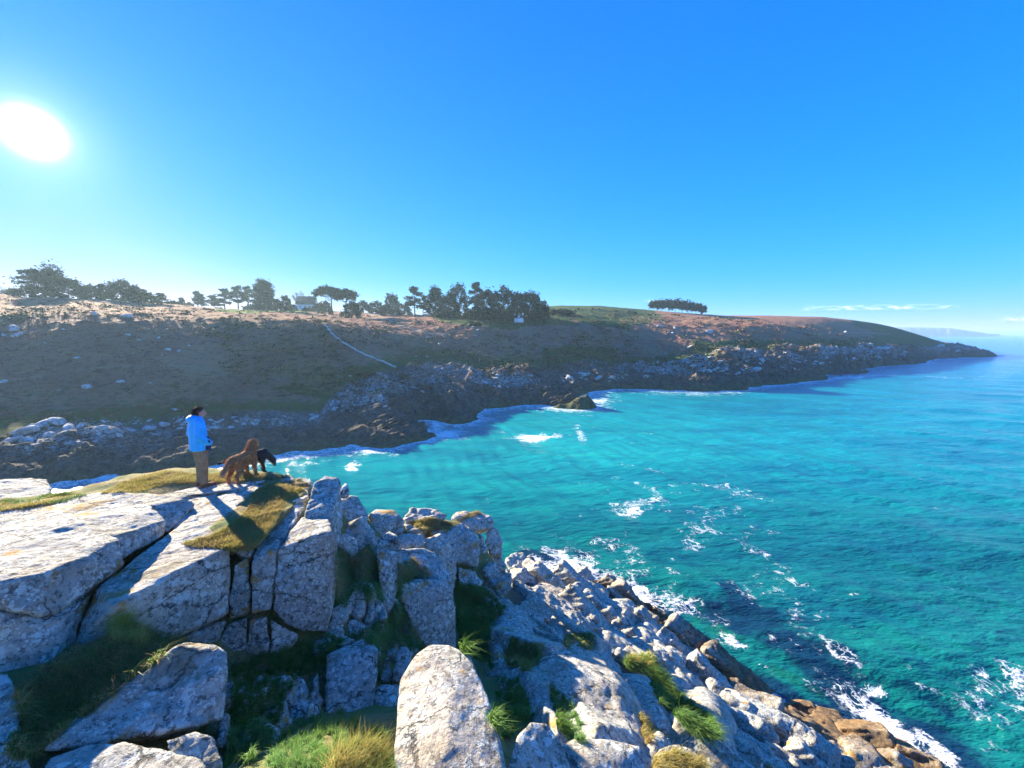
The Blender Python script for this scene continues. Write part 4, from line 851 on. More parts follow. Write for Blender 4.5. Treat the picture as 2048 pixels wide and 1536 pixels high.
    cell = t.vor(.72, 'DISTANCE_TO_EDGE', vec=va.outputs[0]); cell2 = t.vor(1.9, 'DISTANCE_TO_EDGE', vec=va.outputs[0])
    lace = t.math('MAXIMUM', t.mapr(cell, .075, .0), t.math('MULTIPLY', t.mapr(cell2, .085, .0), .9))
    brk = t.noise(.55, 6, .75); blot = t.noise(1.3, 7, .78, vec=t.mapping((1, 1.7, 1), (0, 0, -.5)))
    f = t.attr('foam')
    fa = t.math('MULTIPLY', lace, t.mapr(t.math('ADD', f, t.math('MULTIPLY', t.math('SUBTRACT', brk, .5), 3.0)), .42, .75))
    fb_ = t.mapr(t.math('ADD', f, t.math('MULTIPLY', t.math('SUBTRACT', blot, .5), 2.8)), .80, .98)
    ff = t.math('MAXIMUM', fa, fb_); ff = t.math('MINIMUM', ff, 1.0)
    c = t.mix(t.math('MULTIPLY', ff, .93), c, (.80, .82, .80))
    w1 = t.noise(1.1, 4, .6, vec=t.mapping((1.0, 2.2, 1), (0, 0, -.45))); w2 = t.noise(4.5, 4, .6, vec=t.mapping((1.0, 2.0, 1), (0, 0, -.35))); w3 = t.noise(.22, 5, .6, vec=t.mapping((1, 2.4, 1), (0, 0, -.4)))
    b = t.bump(w3, .6, .8); b = t.bump(w1, .5, .16, b); b = t.bump(w2, .6, .045, b); b = t.bump(ff, .4, .05, b)
    t.fin(c, t.mapr(ff, 0, 1, .12, .7), b, .32); t.b.inputs['IOR'].default_value = 1.33
    o = obj('sea', sm, t.m); tag(o, 'turquoise sea with patches of foam and dark kelp', kind='structure')
sea()


# ------------------------------------------------------------------ trees
def leafmat(name, a, b, c3):
    t = NT(name); n1 = t.noise(.35, 3, .6); n2 = t.noise(2.5, 3, .7)
    c = t.mix(t.mapr(n1, .35, .65), a, b); c = t.mix(t.mapr(n2, .5, .7, 0, .7), c, c3)
    t.fin(c, .8, None, .2); return t.m
M['pine'] = leafmat('pine_needles', (.010, .030, .012), (.022, .050, .018), (.05, .065, .025))
M['cypress'] = leafmat('cypress_foliage', (.010, .032, .012), (.020, .050, .016), (.010, .02, .01))
M['scrub'] = leafmat('scrub_foliage', (.040, .045, .020), (.075, .075, .035), (.10, .075, .045))
M['bare'] = leafmat('bare_twigs', (.16, .16, .12), (.22, .22, .17), (.12, .11, .09))
M['bark'] = simple('bark', (.085, .060, .045), .95, .35, 3)
def tube(P, rad, n=6):
    V = []; F_ = []
    for i, p in enumerate(P):
        d = (P[min(i+1, len(P)-1)]-P[max(i-1, 0)]).normalized(); u = d.cross(Vector((.3, 1, .2))).normalized(); v = d.cross(u)
        for k in range(n):
            a = 2*math.pi*k/n; V.append(tuple(p+(u*math.cos(a)+v*math.sin(a))*rad[i]))
    for i in range(len(P)-1):
        for k in range(n): F_.append((i*n+k, i*n+(k+1) % n, (i+1)*n+(k+1) % n, (i+1)*n+k))
    return V, F_
def join(parts):
    V = []; F_ = []
    for v, f in parts:
        o = len(V); V += v; F_ += [tuple(i+o for i in q) for q in f]
    return V, F_
def quads(C, size, g, flat=.5):
    """leaf-sized quads with random facing about the centres C"""
    n = len(C); a = g.normal(size=(n, 3)); a[:, 2] *= flat; a /= np.linalg.norm(a, axis=1)[:, None]
    b = g.normal(size=(n, 3)); b[:, 2] *= flat; b -= a*(a*b).sum(1)[:, None]; b /= np.linalg.norm(b, axis=1)[:, None]
    s = (size*g.uniform(.5, 1.2, n))[:, None]; a = a*s; b = b*s*.6
    V = np.stack([C-a, C-b*1.0, C+a, C+b], 1).reshape(-1, 3); return V, np.arange(4*n).reshape(n, 4)
def tree(name, px, bpy_, tpy, wpx, Y, style, label, cat='tree', group=None, seed=0, cnt=900, lean=0):
    r = random.Random(seed*7+int(px)); g = np.random.default_rng(seed*7+int(px))
    x = bxf(px, Y, W(px, bpy_, Y).z); zg = hz(x, Y); z0 = zg-.3
    ht = (W(px, tpy, Y).z-zg); wd = wpx/F*Y*.5*1.02
    ht = max(ht, 1.5); root = empty(name, (x, Y, z0)); tag(root, label, cat, group)
    mat = {'pine': 'pine', 'umbrella': 'pine', 'cypress': 'cypress', 'dome': 'pine', 'scrub': 'scrub', 'bare': 'bare'}[style]
    limbs = []; C = []
    def clump(c, rx, rz, n): n = int(n*1.5); C.append(np.array(c)+g.normal(size=(n, 3))*np.array([rx, rx, rz*1.25])*.48)
    th = ht*{'pine': .82, 'umbrella': .72, 'cypress': .9, 'dome': .55, 'scrub': .5, 'bare': .5}[style]
    top = Vector((lean*ht+r.uniform(-.05, .05)*ht, 0, th)); tr = max(.10, ht*.022)
    P = [Vector((0, 0, 0)), Vector((r.uniform(-.04, .04)*ht+lean*ht*.3, 0, th*.4)), Vector((lean*ht*.7+r.uniform(-.04, .04)*ht, r.uniform(-.03, .03)*ht, th*.75)), top]
    limbs.append(tube(P, [tr*1.3, tr, tr*.7, tr*.3]))
    def limb(t, to):
        k = min(2, int(t*3)); a = P[k].lerp(P[k+1], t*3-k); m = a.lerp(Vector(to), .5)+Vector((0, 0, -.06*ht)); limbs.append(tube([a, m, Vector(to)], [tr*.45, tr*.3, tr*.12], 4))
    if style == 'pine':
        for i in range(9):
            f = .38+.62*i/8+r.uniform(-.03, .03); a = i*2.4+r.uniform(-.4, .4); q = wd*(1.0-.72*max(0, (f-.5)/.5)**1.3)*r.uniform(.5, .95)
            c = (lean*ht*f+math.cos(a)*q*.75, math.sin(a)*q*.75, ht*min(f, .95)); limb(min(.95, f), c); clump(c, q*.55+wd*.15, ht*.05, cnt//11)
            if i % 2: clump((c[0]*1.25, c[1]*1.2, c[2]-ht*.03), wd*.28, ht*.035, cnt//22)
    elif style == 'umbrella':
        for i in range(13):
            a = i*2.4; q = wd*math.sqrt((i+.5)/13)*.82; c = (lean*ht+math.cos(a)*q, math.sin(a)*q*.8, ht*(.90-.30*(q/wd)**2+r.uniform(-.06, .05))); limb(r.uniform(.45, .9), c); clump(c, wd*.26, ht*(.30 if ht < 9 else .08), cnt//13)
    elif style == 'cypress':
        for i in range(26):
            f = (i+.5)/26; a = i*2.4; q = wd*min(1, 1.25*(1-f)**.45)*r.uniform(.55, .85)*(1 if f > .12 else .8); c = (math.cos(a)*q*.8, math.sin(a)*q*.8, ht*(.05+.9*f)); clump(c, wd*.34, ht*.07, cnt//26)
            if i % 4 == 0: limb(min(.9, f), c)
    elif style in ('dome', 'scrub'):
        for i in range(20):
            a = i*2.4; e = (i+.5)/20; q = wd*math.sqrt(1-e*e*.92)*r.uniform(.6, .92); c = (math.cos(a)*q, math.sin(a)*q*.7, ht*(.12+.80*e)*r.uniform(.88, 1.06)); clump(c, wd*.25, ht*.12, cnt//20)
            if i % 4 == 0: limb(min(.9, e), c)
    elif style == 'bare':
        for i in range(26):
            a = i*2.4; q = wd*r.uniform(.3, 1); to = Vector((math.cos(a)*q, math.sin(a)*q, ht*r.uniform(.55, 1.0)*(1-.25*q/wd))); limb(r.uniform(.1, .8), to); clump(tuple(to), wd*.2, ht*.07, cnt//26)
    V, Fq = join(limbs); obj('trunk', mesh_np('trunk', V, Fq), M['bark'], root)
    C = np.vstack(C); sz = max(.2, Y*.0026)*(1 if style != 'bare' else .3)
    qv, qf = quads(C, sz*1.15, g); obj('crown', mesh_np('crown', qv, qf, False), M[mat], root); return root
M['gorse'] = leafmat('gorse_leaf', (.020, .045, .014), (.045, .075, .02), (.075, .085, .03))
M['bracken'] = leafmat('dead_bracken', (.20, .085, .05), (.30, .15, .075), (.13, .065, .04))
heath()
TREES = [
 ('pine_tree', 72, 596, 531, 54, 122, 'pine', 'left of two tiered pines on the hilltop in the sun glare', 1500, -.05), ('pine_tree', 102, 597, 534, 50, 124, 'umbrella', 'spreading pine beside the tiered pine in the sun glare', 1500, .06),
 ('hilltop_tree', 60, 596, 566, 90, 126, 'dome', 'low dark thicket tree under the two tiered pines at left', 1600, 0), ('hilltop_tree', 138, 600, 549, 76, 128, 'dome', 'domed dark tree just right of the two tiered pines', 2200, 0),
 ('hilltop_tree', 182, 604, 563, 50, 132, 'dome', 'low rounded tree in the gap between the two domed trees', 1400, 0), ('pine_tree', 208, 606, 561, 26, 136, 'pine', 'small pine poking up left of the tallest domed tree', 700, 0),
 ('hilltop_tree', 246, 610, 553, 74, 138, 'dome', 'tall domed dark tree on the hilltop, second dome from the left', 2400, 0), ('hilltop_tree', 282, 613, 575, 60, 142, 'dome', 'sloping dark tree falling away to the right of the tall domed tree', 1600, 0),
 ('pine_tree', 323, 616, 582, 24, 150, 'pine', 'small tiered pine alone right of the domed trees', 500, 0), ('hilltop_bush', 318, 616, 598, 46, 152, 'dome', 'low bush at the foot of the small tiered pine', 'b', 0), ('hilltop_bush', 345, 617, 598, 26, 156, 'dome', 'last low bush of the hilltop thicket, towards the gap in the skyline', 'b', 0),
 ('bare_scrub', 8, 594, 561, 44, 126, 'bare', 'pale leafless scrub at the left edge of the skyline', 900, 0),
 ('pine_tree', 364, 620, 594, 16, 190, 'pine', 'tiny pale pine in the gap of the skyline', 400, 0), ('pine_tree', 396, 620, 582, 20, 196, 'pine', 'slim pine, left one of the close pair in the skyline gap', 500, 0), ('pine_tree', 405, 620, 587, 18, 198, 'pine', 'slim pine, right one of the close pair in the skyline gap', 500, 0), ('scrub', 378, 621, 603, 24, 196, 'scrub', 'pale bush between the tiny pine and the slim pair', 400, 0),
 ('pine_tree', 432, 621, 590, 26, 190, 'pine', 'leaning tiered pine, first of the row left of the dark cypress', 600, -.1), ('pine_tree', 451, 621, 577, 28, 192, 'pine', 'tiered pine, second of the row left of the dark cypress', 800, 0), ('pine_tree', 477, 620, 571, 30, 194, 'pine', 'tall airy pine, third of the row left of the dark cypress', 900, 0), ('pine_tree', 498, 620, 571, 26, 198, 'pine', 'tall airy pine touching the left side of the dark cypress', 900, 0),
 ('hedge', 505, 621, 609, 36, 186, 'dome', 'low hedge bush below the airy pines beside the cypress', 'b', 0),
 ('cypress_tree', 530, 622, 557, 48, 188, 'cypress', 'dense dark broad cypress towering left of the white cottage', 3600, 0), ('scrub', 556, 621, 596, 16, 190, 'scrub', 'brownish shrub squeezed between the cypress and a small pine', 500, 0), ('pine_tree', 573, 621, 589, 22, 200, 'dome', 'small round-topped pine between cypress and cottage', 800, 0),
 ('bare_tree', 599, 618, 579, 28, 256, 'bare', 'leafless pale tree behind the left gable of the cottage', 1200, 0), ('garden_bush', 585, 622, 609, 22, 225, 'dome', 'dark garden bush left of the cottage', 'b', 0), ('garden_bush', 638, 621, 605, 24, 222, 'dome', 'dark garden bush against the right end of the cottage', 'b', 0), ('garden_bush', 618, 624, 613, 26, 205, 'scrub', 'low shrub in front of the cottage', 'b', 0),
 ('umbrella_pine', 666, 626, 569, 66, 176, 'umbrella', 'wide umbrella pine with bare limbs right of the white cottage', 2200, -.04), ('umbrella_pine', 692, 627, 577, 48, 178, 'umbrella', 'lower umbrella pine merging with the right side of the wide one', 1500, .06), ('hilltop_bush', 703, 631, 599, 40, 168, 'dome', 'dark round bush beneath the lower umbrella pine', 1200, 0), ('scrub', 650, 624, 600, 28, 190, 'scrub', 'pale scrub behind the trunk of the wide umbrella pine', 600, 0),
 ('scrub', 726, 629, 601, 34, 226, 'scrub', 'brown hedge scrub just right of the umbrella pines', 700, 0), ('scrub', 752, 630, 602, 34, 228, 'scrub', 'middle piece of the brown hedge scrub on the skyline', 700, 0), ('pine_tree', 785, 633, 586, 30, 214, 'dome', 'hazy rounded pine standing out of the brown hedge', 1100, 0), ('scrub', 772, 634, 606, 38, 200, 'scrub', 'low scrub at the foot of the hazy rounded pine', 700, 0), ('scrub', 808, 636, 606, 34, 198, 'scrub', 'low scrub left of the two-trunked pine', 700, 0),
 ('pine_tree', 830, 634, 573, 36, 178, 'pine', 'freestanding pine with sky under its crown, left of the pine wood', 1300, 0), ('pine_tree', 846, 635, 590, 20, 180, 'pine', 'short pine leaning beside the freestanding pine', 600, .1),
 ('wood_pine', 872, 636, 571, 44, 172, 'cypress', 'dark pine forming the left end of the pine wood', 2200, 0), ('wood_pine', 898, 636, 583, 40, 174, 'dome', 'pine filling the dip near the left end of the wood', 1500, 0), ('wood_pine', 918, 636, 566, 46, 180, 'dome', 'flat-topped pine with gaps of sky beneath, in the wood', 1600, 0), ('wood_pine', 950, 636, 564, 34, 178, 'pine', 'tallest pine of the wood with a crooked top', 1500, .05),
 ('wood_pine', 972, 637, 575, 52, 168, 'dome', 'broad dark pine in the middle of the wood', 2200, 0), ('wood_pine', 1006, 638, 573, 60, 166, 'dome', 'broadest dark pine of the wood, right of its middle', 2600, 0), ('wood_pine', 1036, 636, 580, 40, 170, 'dome', 'dark pine behind the small white house', 1700, 0), ('wood_pine', 1062, 637, 581, 52, 160, 'dome', 'rounded pine at the right end of the wood', 2200, 0), ('wood_pine', 1082, 638, 602, 40, 158, 'dome', 'low branch-heavy pine sloping down at the right edge of the wood', 1200, 0),
 ('wood_bush', 900, 641, 618, 60, 158, 'dome', 'low undergrowth bush at the left foot of the wood', 1100, 0), ('wood_bush', 955, 644, 614, 66, 152, 'dome', 'dark undergrowth bush below the middle of the wood', 1400, 0), ('wood_bush', 1000, 646, 617, 60, 149, 'dome', 'dark undergrowth bush left of the small white house', 1400, 0), ('wood_bush', 1072, 640, 618, 40, 150, 'dome', 'undergrowth bush right of the small white house', 1000, 0), ('gorse_bush', 1120, 632, 617, 60, 190, 'dome', 'dark gorse bush on the slope right of the wood', 900, 0), ('gorse_bush', 952, 664, 649, 22, 138, 'dome', 'single gorse bush on the slope beside a pale outcrop', 500, 0)]
for i, (nm, px, bp, tp, wd, Y, stl, lab, cnt, lean) in enumerate(TREES):
    if px < 350: tp += 6 if tp < 570 else 3
    tree(nm, px, bp, tp, wd, Y, stl, lab, {'hilltop_bush': 'bush', 'scrub': 'shrub', 'hedge': 'hedge', 'garden_bush': 'bush', 'bare_scrub': 'shrub', 'wood_bush': 'bush', 'gorse_bush': 'bush'}.get(nm, 'tree'), {'wood_pine': 'pines of the dense wood', 'hilltop_tree': 'dark trees on the left hilltop', 'wood_bush': 'undergrowth along the wood'}.get(nm), i, 500 if cnt == 'b' else cnt, lean)
for i, px in enumerate([1308, 1322, 1336, 1350, 1364, 1378, 1392, 1405]):
    b = 622+i*.95; tp = [606, 604, 603, 603, 605, 608, 610, 614][i]
    tree('skyline_pine', px, b, tp, 24 if i < 7 else 16, 268+(i % 3)*3, 'umbrella', 'leftmost tree of the flat-topped pine clump on the bare skyline' if i == 0 else ('small detached tree at the right end of the flat-topped skyline clump' if i == 7 else ('second tree from the left in the flat-topped skyline clump', 'third tree from the left in the flat-topped skyline clump', 'tree just left of the middle of the flat-topped skyline clump', 'tree just right of the middle of the flat-topped skyline clump', 'third tree from the right in the flat-topped skyline clump', 'second tree from the right in the flat-topped skyline clump')[i-1]), 'tree', 'clump of wind-shaped pines on the skyline', 60+i, 700, .04)

# ------------------------------------------------------------------ houses
M['white_wall'] = simple('whitewashed_wall', (.85, .85, .83), .85, .08, 1.5)
M['slate'] = simple('slate_roof', (.022, .026, .032), .8, .3, 2.5, .15)
M['glass_dark'] = simple('dark_window_glass', (.02, .025, .03), .15, .1, 1, .6)
M['wood_door'] = simple('painted_door', (.05, .09, .16), .6, .2, 3)
def boxm(x0, x1, y0, y1, z0, z1):
    V = [(x, y, z) for x in (x0, x1) for y in (y0, y1) for z in (z0, z1)]
    return V, [(0, 1, 3, 2), (4, 6, 7, 5), (0, 4, 5, 1), (2, 3, 7, 6), (0, 2, 6, 4), (1, 5, 7, 3)]
def bpart(name, boxes, mat, root): V, f = join([boxm(*b) for b in boxes]); return obj(name, mesh_np(name, V, f, False), M[mat], root)
def cottage():
    Y = 240; x = bxf(614, Y, 16); z = hz(x, Y)-.3; root = empty('cottage', (x, Y, z), R_(14)); tag(root, 'small white cottage with a steep dark slate roof and end chimneys on the skyline', 'cottage')
    L, D, h, rd = 10.6, 6.2, 3.4, 4.5; a, b = L/2, D/2
    V = [(-a, -b, 0), (a, -b, 0), (a, b, 0), (-a, b, 0), (-a, -b, h), (a, -b, h), (a, b, h), (-a, b, h), (-a, 0, h+rd-.15), (a, 0, h+rd-.15)]
    bm = bmesh.new(); vv = [bm.verts.new(v) for v in V]
    for f in [(0, 1, 5, 4), (2, 3, 7, 6), (1, 2, 6, 9, 5), (3, 0, 4, 8, 7), (4, 5, 9, 8), (6, 7, 8, 9)]: bm.faces.new([vv[i] for i in f])
    m = bpy.data.meshes.new('wall'); bm.to_mesh(m); bm.free(); obj('wall', m, M['white_wall'], root)
    e = .3; k = rd/b; V = []
    for s_ in (-1, 1):
        o = len(V)
        V += [(-a-e, s_*(b+e), h-e*k+.05), (a+e, s_*(b+e), h-e*k+.05), (a+e, 0, h+rd+.05), (-a-e, 0, h+rd+.05), (-a-e, s_*(b+e), h-e*k+.25), (a+e, s_*(b+e), h-e*k+.25), (a+e, 0, h+rd+.28), (-a-e, 0, h+rd+.28)]
    Fq = []
    for o in (0, 8): Fq += [tuple(i+o for i in f) for f in [(0, 1, 2, 3), (7, 6, 5, 4), (0, 4, 5, 1), (1, 5, 6, 2), (3, 2, 6, 7), (0, 3, 7, 4)]]
    rf = obj('roof', mesh_np('roof', V, Fq, False), M['slate'], root)
    for cx in (-a+.3, a-.3): bpart('chimney', [(cx-.45, cx+.45, -.5, .5, h+rd-.8, h+rd+1.0)], 'white_wall', rf)
    for cx in (-2.9, 2.2, 3.9):
        w_ = bpart('window', [(cx-.5, cx-.42, -b-.06, -b+.05, 1.1, 2.3), (cx+.42, cx+.5, -b-.06, -b+.05, 1.1, 2.3), (cx-.42, cx+.42, -b-.06, -b+.05, 1.1, 1.18), (cx-.42, cx+.42, -b-.06, -b+.05, 2.22, 2.3)], 'white_wall', root)
        bpart('pane', [(cx-.42, cx+.42, -b-.03, -b+.04, 1.18, 2.22)], 'glass_dark', w_)
    bpart('door', [(-.6, .4, -b-.05, -b+.05, .3, 2.3)], 'wood_door', root)
cottage()
def house():
    Y = 148; p = W(1038, 634, Y); z = hz(p.x, Y)-.1; root = empty('white_house', (p.x, Y, z), R_(-6)); tag(root, 'tiny white house with dark roof half hidden at the right foot of the pine wood', 'house')
    a, b, h = 1.7, 1.5, 1.75
    bpart('wall', [(-a, a, -b, b, 0, h)], 'white_wall', root)
    V = [(-a-.2, -b-.2, h+.03), (a+.2, -b-.2, h+.03), (a+.2, b+.2, h+.03), (-a-.2, b+.2, h+.03), (-a-.2, 0, h+1.3), (a+.2, 0, h+1.3)]
    bm = bmesh.new(); vv = [bm.verts.new(v) for v in V]
    for f in [(0, 1, 5, 4), (2, 3, 4, 5), (1, 2, 5), (3, 0, 4), (0, 3, 2, 1)]: bm.faces.new([vv[i] for i in f])
    m = bpy.data.meshes.new('roof'); bm.to_mesh(m); bm.free(); rf = obj('roof', m, M['slate'], root)
    bpart('chimney', [(a-.35, a-.02, -.3, .3, h+.6, h+1.9)], 'white_wall', rf); bpart('dormer', [(-.35, .35, -b-.05, -.6, h+.15, h+.85)], 'white_wall', rf)
    bpart('chimney', [(-a+.02, -a+.3, -.3, .3, h+.6, h+1.6)], 'white_wall', rf)
house()
def fieldwall():
    r = random.Random(4); PT = [(650, 651), (658, 661), (668, 672), (684, 684), (702, 695), (722, 706), (744, 715), (768, 724), (792, 735)]
    Q_ = [H(*p) for p in PT]; Q_ = [q for q in Q_ if q is not None]; c = Q_[len(Q_)//2]; parts = []
    for a, b in zip(Q_[:-1], Q_[1:]):
        L = (b-a).length; n = max(2, int(L/.42))
        for i in range(n):
            for lay in range(2):
                p = a.lerp(b, (i+r.random()*.5)/n); p.z = hz(p.x, p.y)+lay*.14; p -= c; s = r.uniform(.16, .24)
                parts.append(boxm(p.x-s, p.x+s, p.y-.2, p.y+.2, p.z-.1, p.z+r.uniform(.10, .18)))
    V, f = join(parts); o = obj('dry_stone_wall', mesh_np('dry_stone_wall', V, f, False), M['pale_rock2'], loc=c); tag(o, 'long pale dry stone wall running down the shaded hillside to the shore', 'stone wall')
M['pale_rock2'] = simple('pale_wall_stone', (.60, .58, .53), .9, .15, 2)
fieldwall()

# ------------------------------------------------------------------ people and dogs
ICO = []
_b = bmesh.new(); bmesh.ops.create_icosphere(_b, subdivisions=2, radius=1); ICO = [v.co.copy() for v in _b.verts]; _b.free()
def bodymesh(name, segs, vox=.012, sm=5, fr=None):
    """one continuous surface grown round tapered limbs; segs: (p0, r0, p1, r1), a radius may be a 3-tuple"""
    bm = bmesh.new()
    for p0, r0, p1, r1 in segs:
        vs_ = []
        for p, r in ((p0, r0), (p1, r1)):
            if not isinstance(r, tuple): r = (r, r, r)
            for v in ICO: vs_.append(bm.verts.new(fr(Vector((p[0]+v.x*r[0], p[1]+v.y*r[1], p[2]+v.z*r[2])))))
        res = bmesh.ops.convex_hull(bm, input=vs_)
        bad = list({g for g in list(res['geom_interior'])+list(res['geom_unused']) if isinstance(g, bmesh.types.BMVert)})
        if bad: bmesh.ops.delete(bm, geom=bad, context='VERTS')
    bmesh.ops.recalc_face_normals(bm, faces=bm.faces)
    m = bpy.data.meshes.new(name); bm.to_mesh(m); bm.free()
    o = bpy.data.objects.new(name, m); COL.objects.link(o)
    md = o.modifiers.new('r', 'REMESH'); md.mode = 'VOXEL'; md.voxel_size = vox; md.use_smooth_shade = True
    s = o.modifiers.new('s', 'SMOOTH'); s.factor = .5; s.iterations = sm
    dg = bpy.context.evaluated_depsgraph_get(); m2 = bpy.data.meshes.new_from_object(o.evaluated_get(dg)); bpy.data.objects.remove(o); m2.name = name
    for p in m2.polygons: p.use_smooth = True
    return m2
def strands(P, N, L, wdt, g, lay=None, curl=.3, up=0):
    """thin tapering blades: P roots, N growth directions, L lengths"""
    n = len(P); N = N/np.linalg.norm(N, axis=1)[:, None]; side = np.cross(N, g.normal(size=(n, 3))); side /= np.linalg.norm(side, axis=1)[:, None]
    bend = g.normal(size=(n, 3))*curl; bend = bend+(0 if lay is None else lay)
    L = L[:, None]; w_ = wdt[:, None] if np.ndim(wdt) else wdt
    m = P+N*L*.5+bend*L*.12; e = P+N*L*.85+bend*L*.5
    V = np.stack([P-side*w_, P+side*w_, m-side*w_*.75, m+side*w_*.75, e], 1).reshape(-1, 3)
    k = np.arange(n)[:, None]*5; T = np.concatenate([k+np.array([[0, 1, 3]]), k+np.array([[0, 3, 2]]), k+np.array([[2, 3, 4]])], 0)
    return V, T
def fur(name, m, parent, mat, n, L, w_, g, lay, sel=None):
    me = m; nv = len(me.polygons); c = np.empty(nv*3); me.polygons.foreach_get('center', c); c = c.reshape(-1, 3)
    no = np.empty(nv*3); me.polygons.foreach_get('normal', no); no = no.reshape(-1, 3)
    if sel is not None: k = sel(c); c = c[k]; no = no[k]
    i = g.integers(0, len(c), n); V, T = strands(c[i]+g.normal(size=(n, 3))*.004, no[i]*.6+lay, L*g.uniform(.5, 1.2, n), w_, g, curl=.5)
    o = obj(name, mesh_np(name, V, T), mat, parent); o['kind'] = 'stuff'; return o
FGB = None
def build_fgb():
    """ray tree of the finished near rocks and ground, so feet, paws and grass touch what is really there"""
    dg = bpy.context.evaluated_depsgraph_get(); V = []; T = []; off = 0
    for o in list(COL.objects):
        if o.type != 'MESH' or not (o == GROUND or o.parent == GROUND or (o.parent is None and o.name.startswith('boulder'))): continue
        e = o.evaluated_get(dg); m = e.to_mesh(); m.calc_loop_triangles(); n = len(m.vertices); k = len(m.loop_triangles)
        a = np.empty(n*3, np.float32); m.vertices.foreach_get('co', a); t = np.empty(k*3, np.int32); m.loop_triangles.foreach_get('vertices', t)
        a = a.reshape(-1, 3)+np.array(o.location, np.float32); V.append(a); T.append(t.reshape(-1, 3)+off); off += n; e.to_mesh_clear()
    m = mesh_np('tmp', np.vstack(V), np.vstack(T)); t = bpy.data.objects.new('tmp', m); COL.objects.link(t); dg.update() if hasattr(dg, 'update') else None
    b = BVHTree.FromObject(t, bpy.context.evaluated_depsgraph_get()); bpy.data.objects.remove(t); bpy.data.meshes.remove(m); return b
FGB = build_fgb()
def drop(x, y):
    h = FGB.ray_cast(Vector((x, y, -1.0)), Vector((0, 0, -1))); return h[0].z
M['jacket'] = simple('bright_blue_jacket', (.015, .42, .90), .6, .12, 9, .3, .05)
M['lining'] = simple('navy_lining', (.01, .02, .10), .7, .2, 6)
M['trousers'] = simple('khaki_trousers', (.20, .165, .10), .9, .2, 9)
M['shoe'] = simple('brown_shoe_leather', (.16, .075, .04), .7, .25, 12)
M['skin'] = simple('skin', (.50, .27, .19), .55, .08, 5)
M['hair'] = simple('dark_brown_hair', (.055, .028, .016), .7, .3, 30)
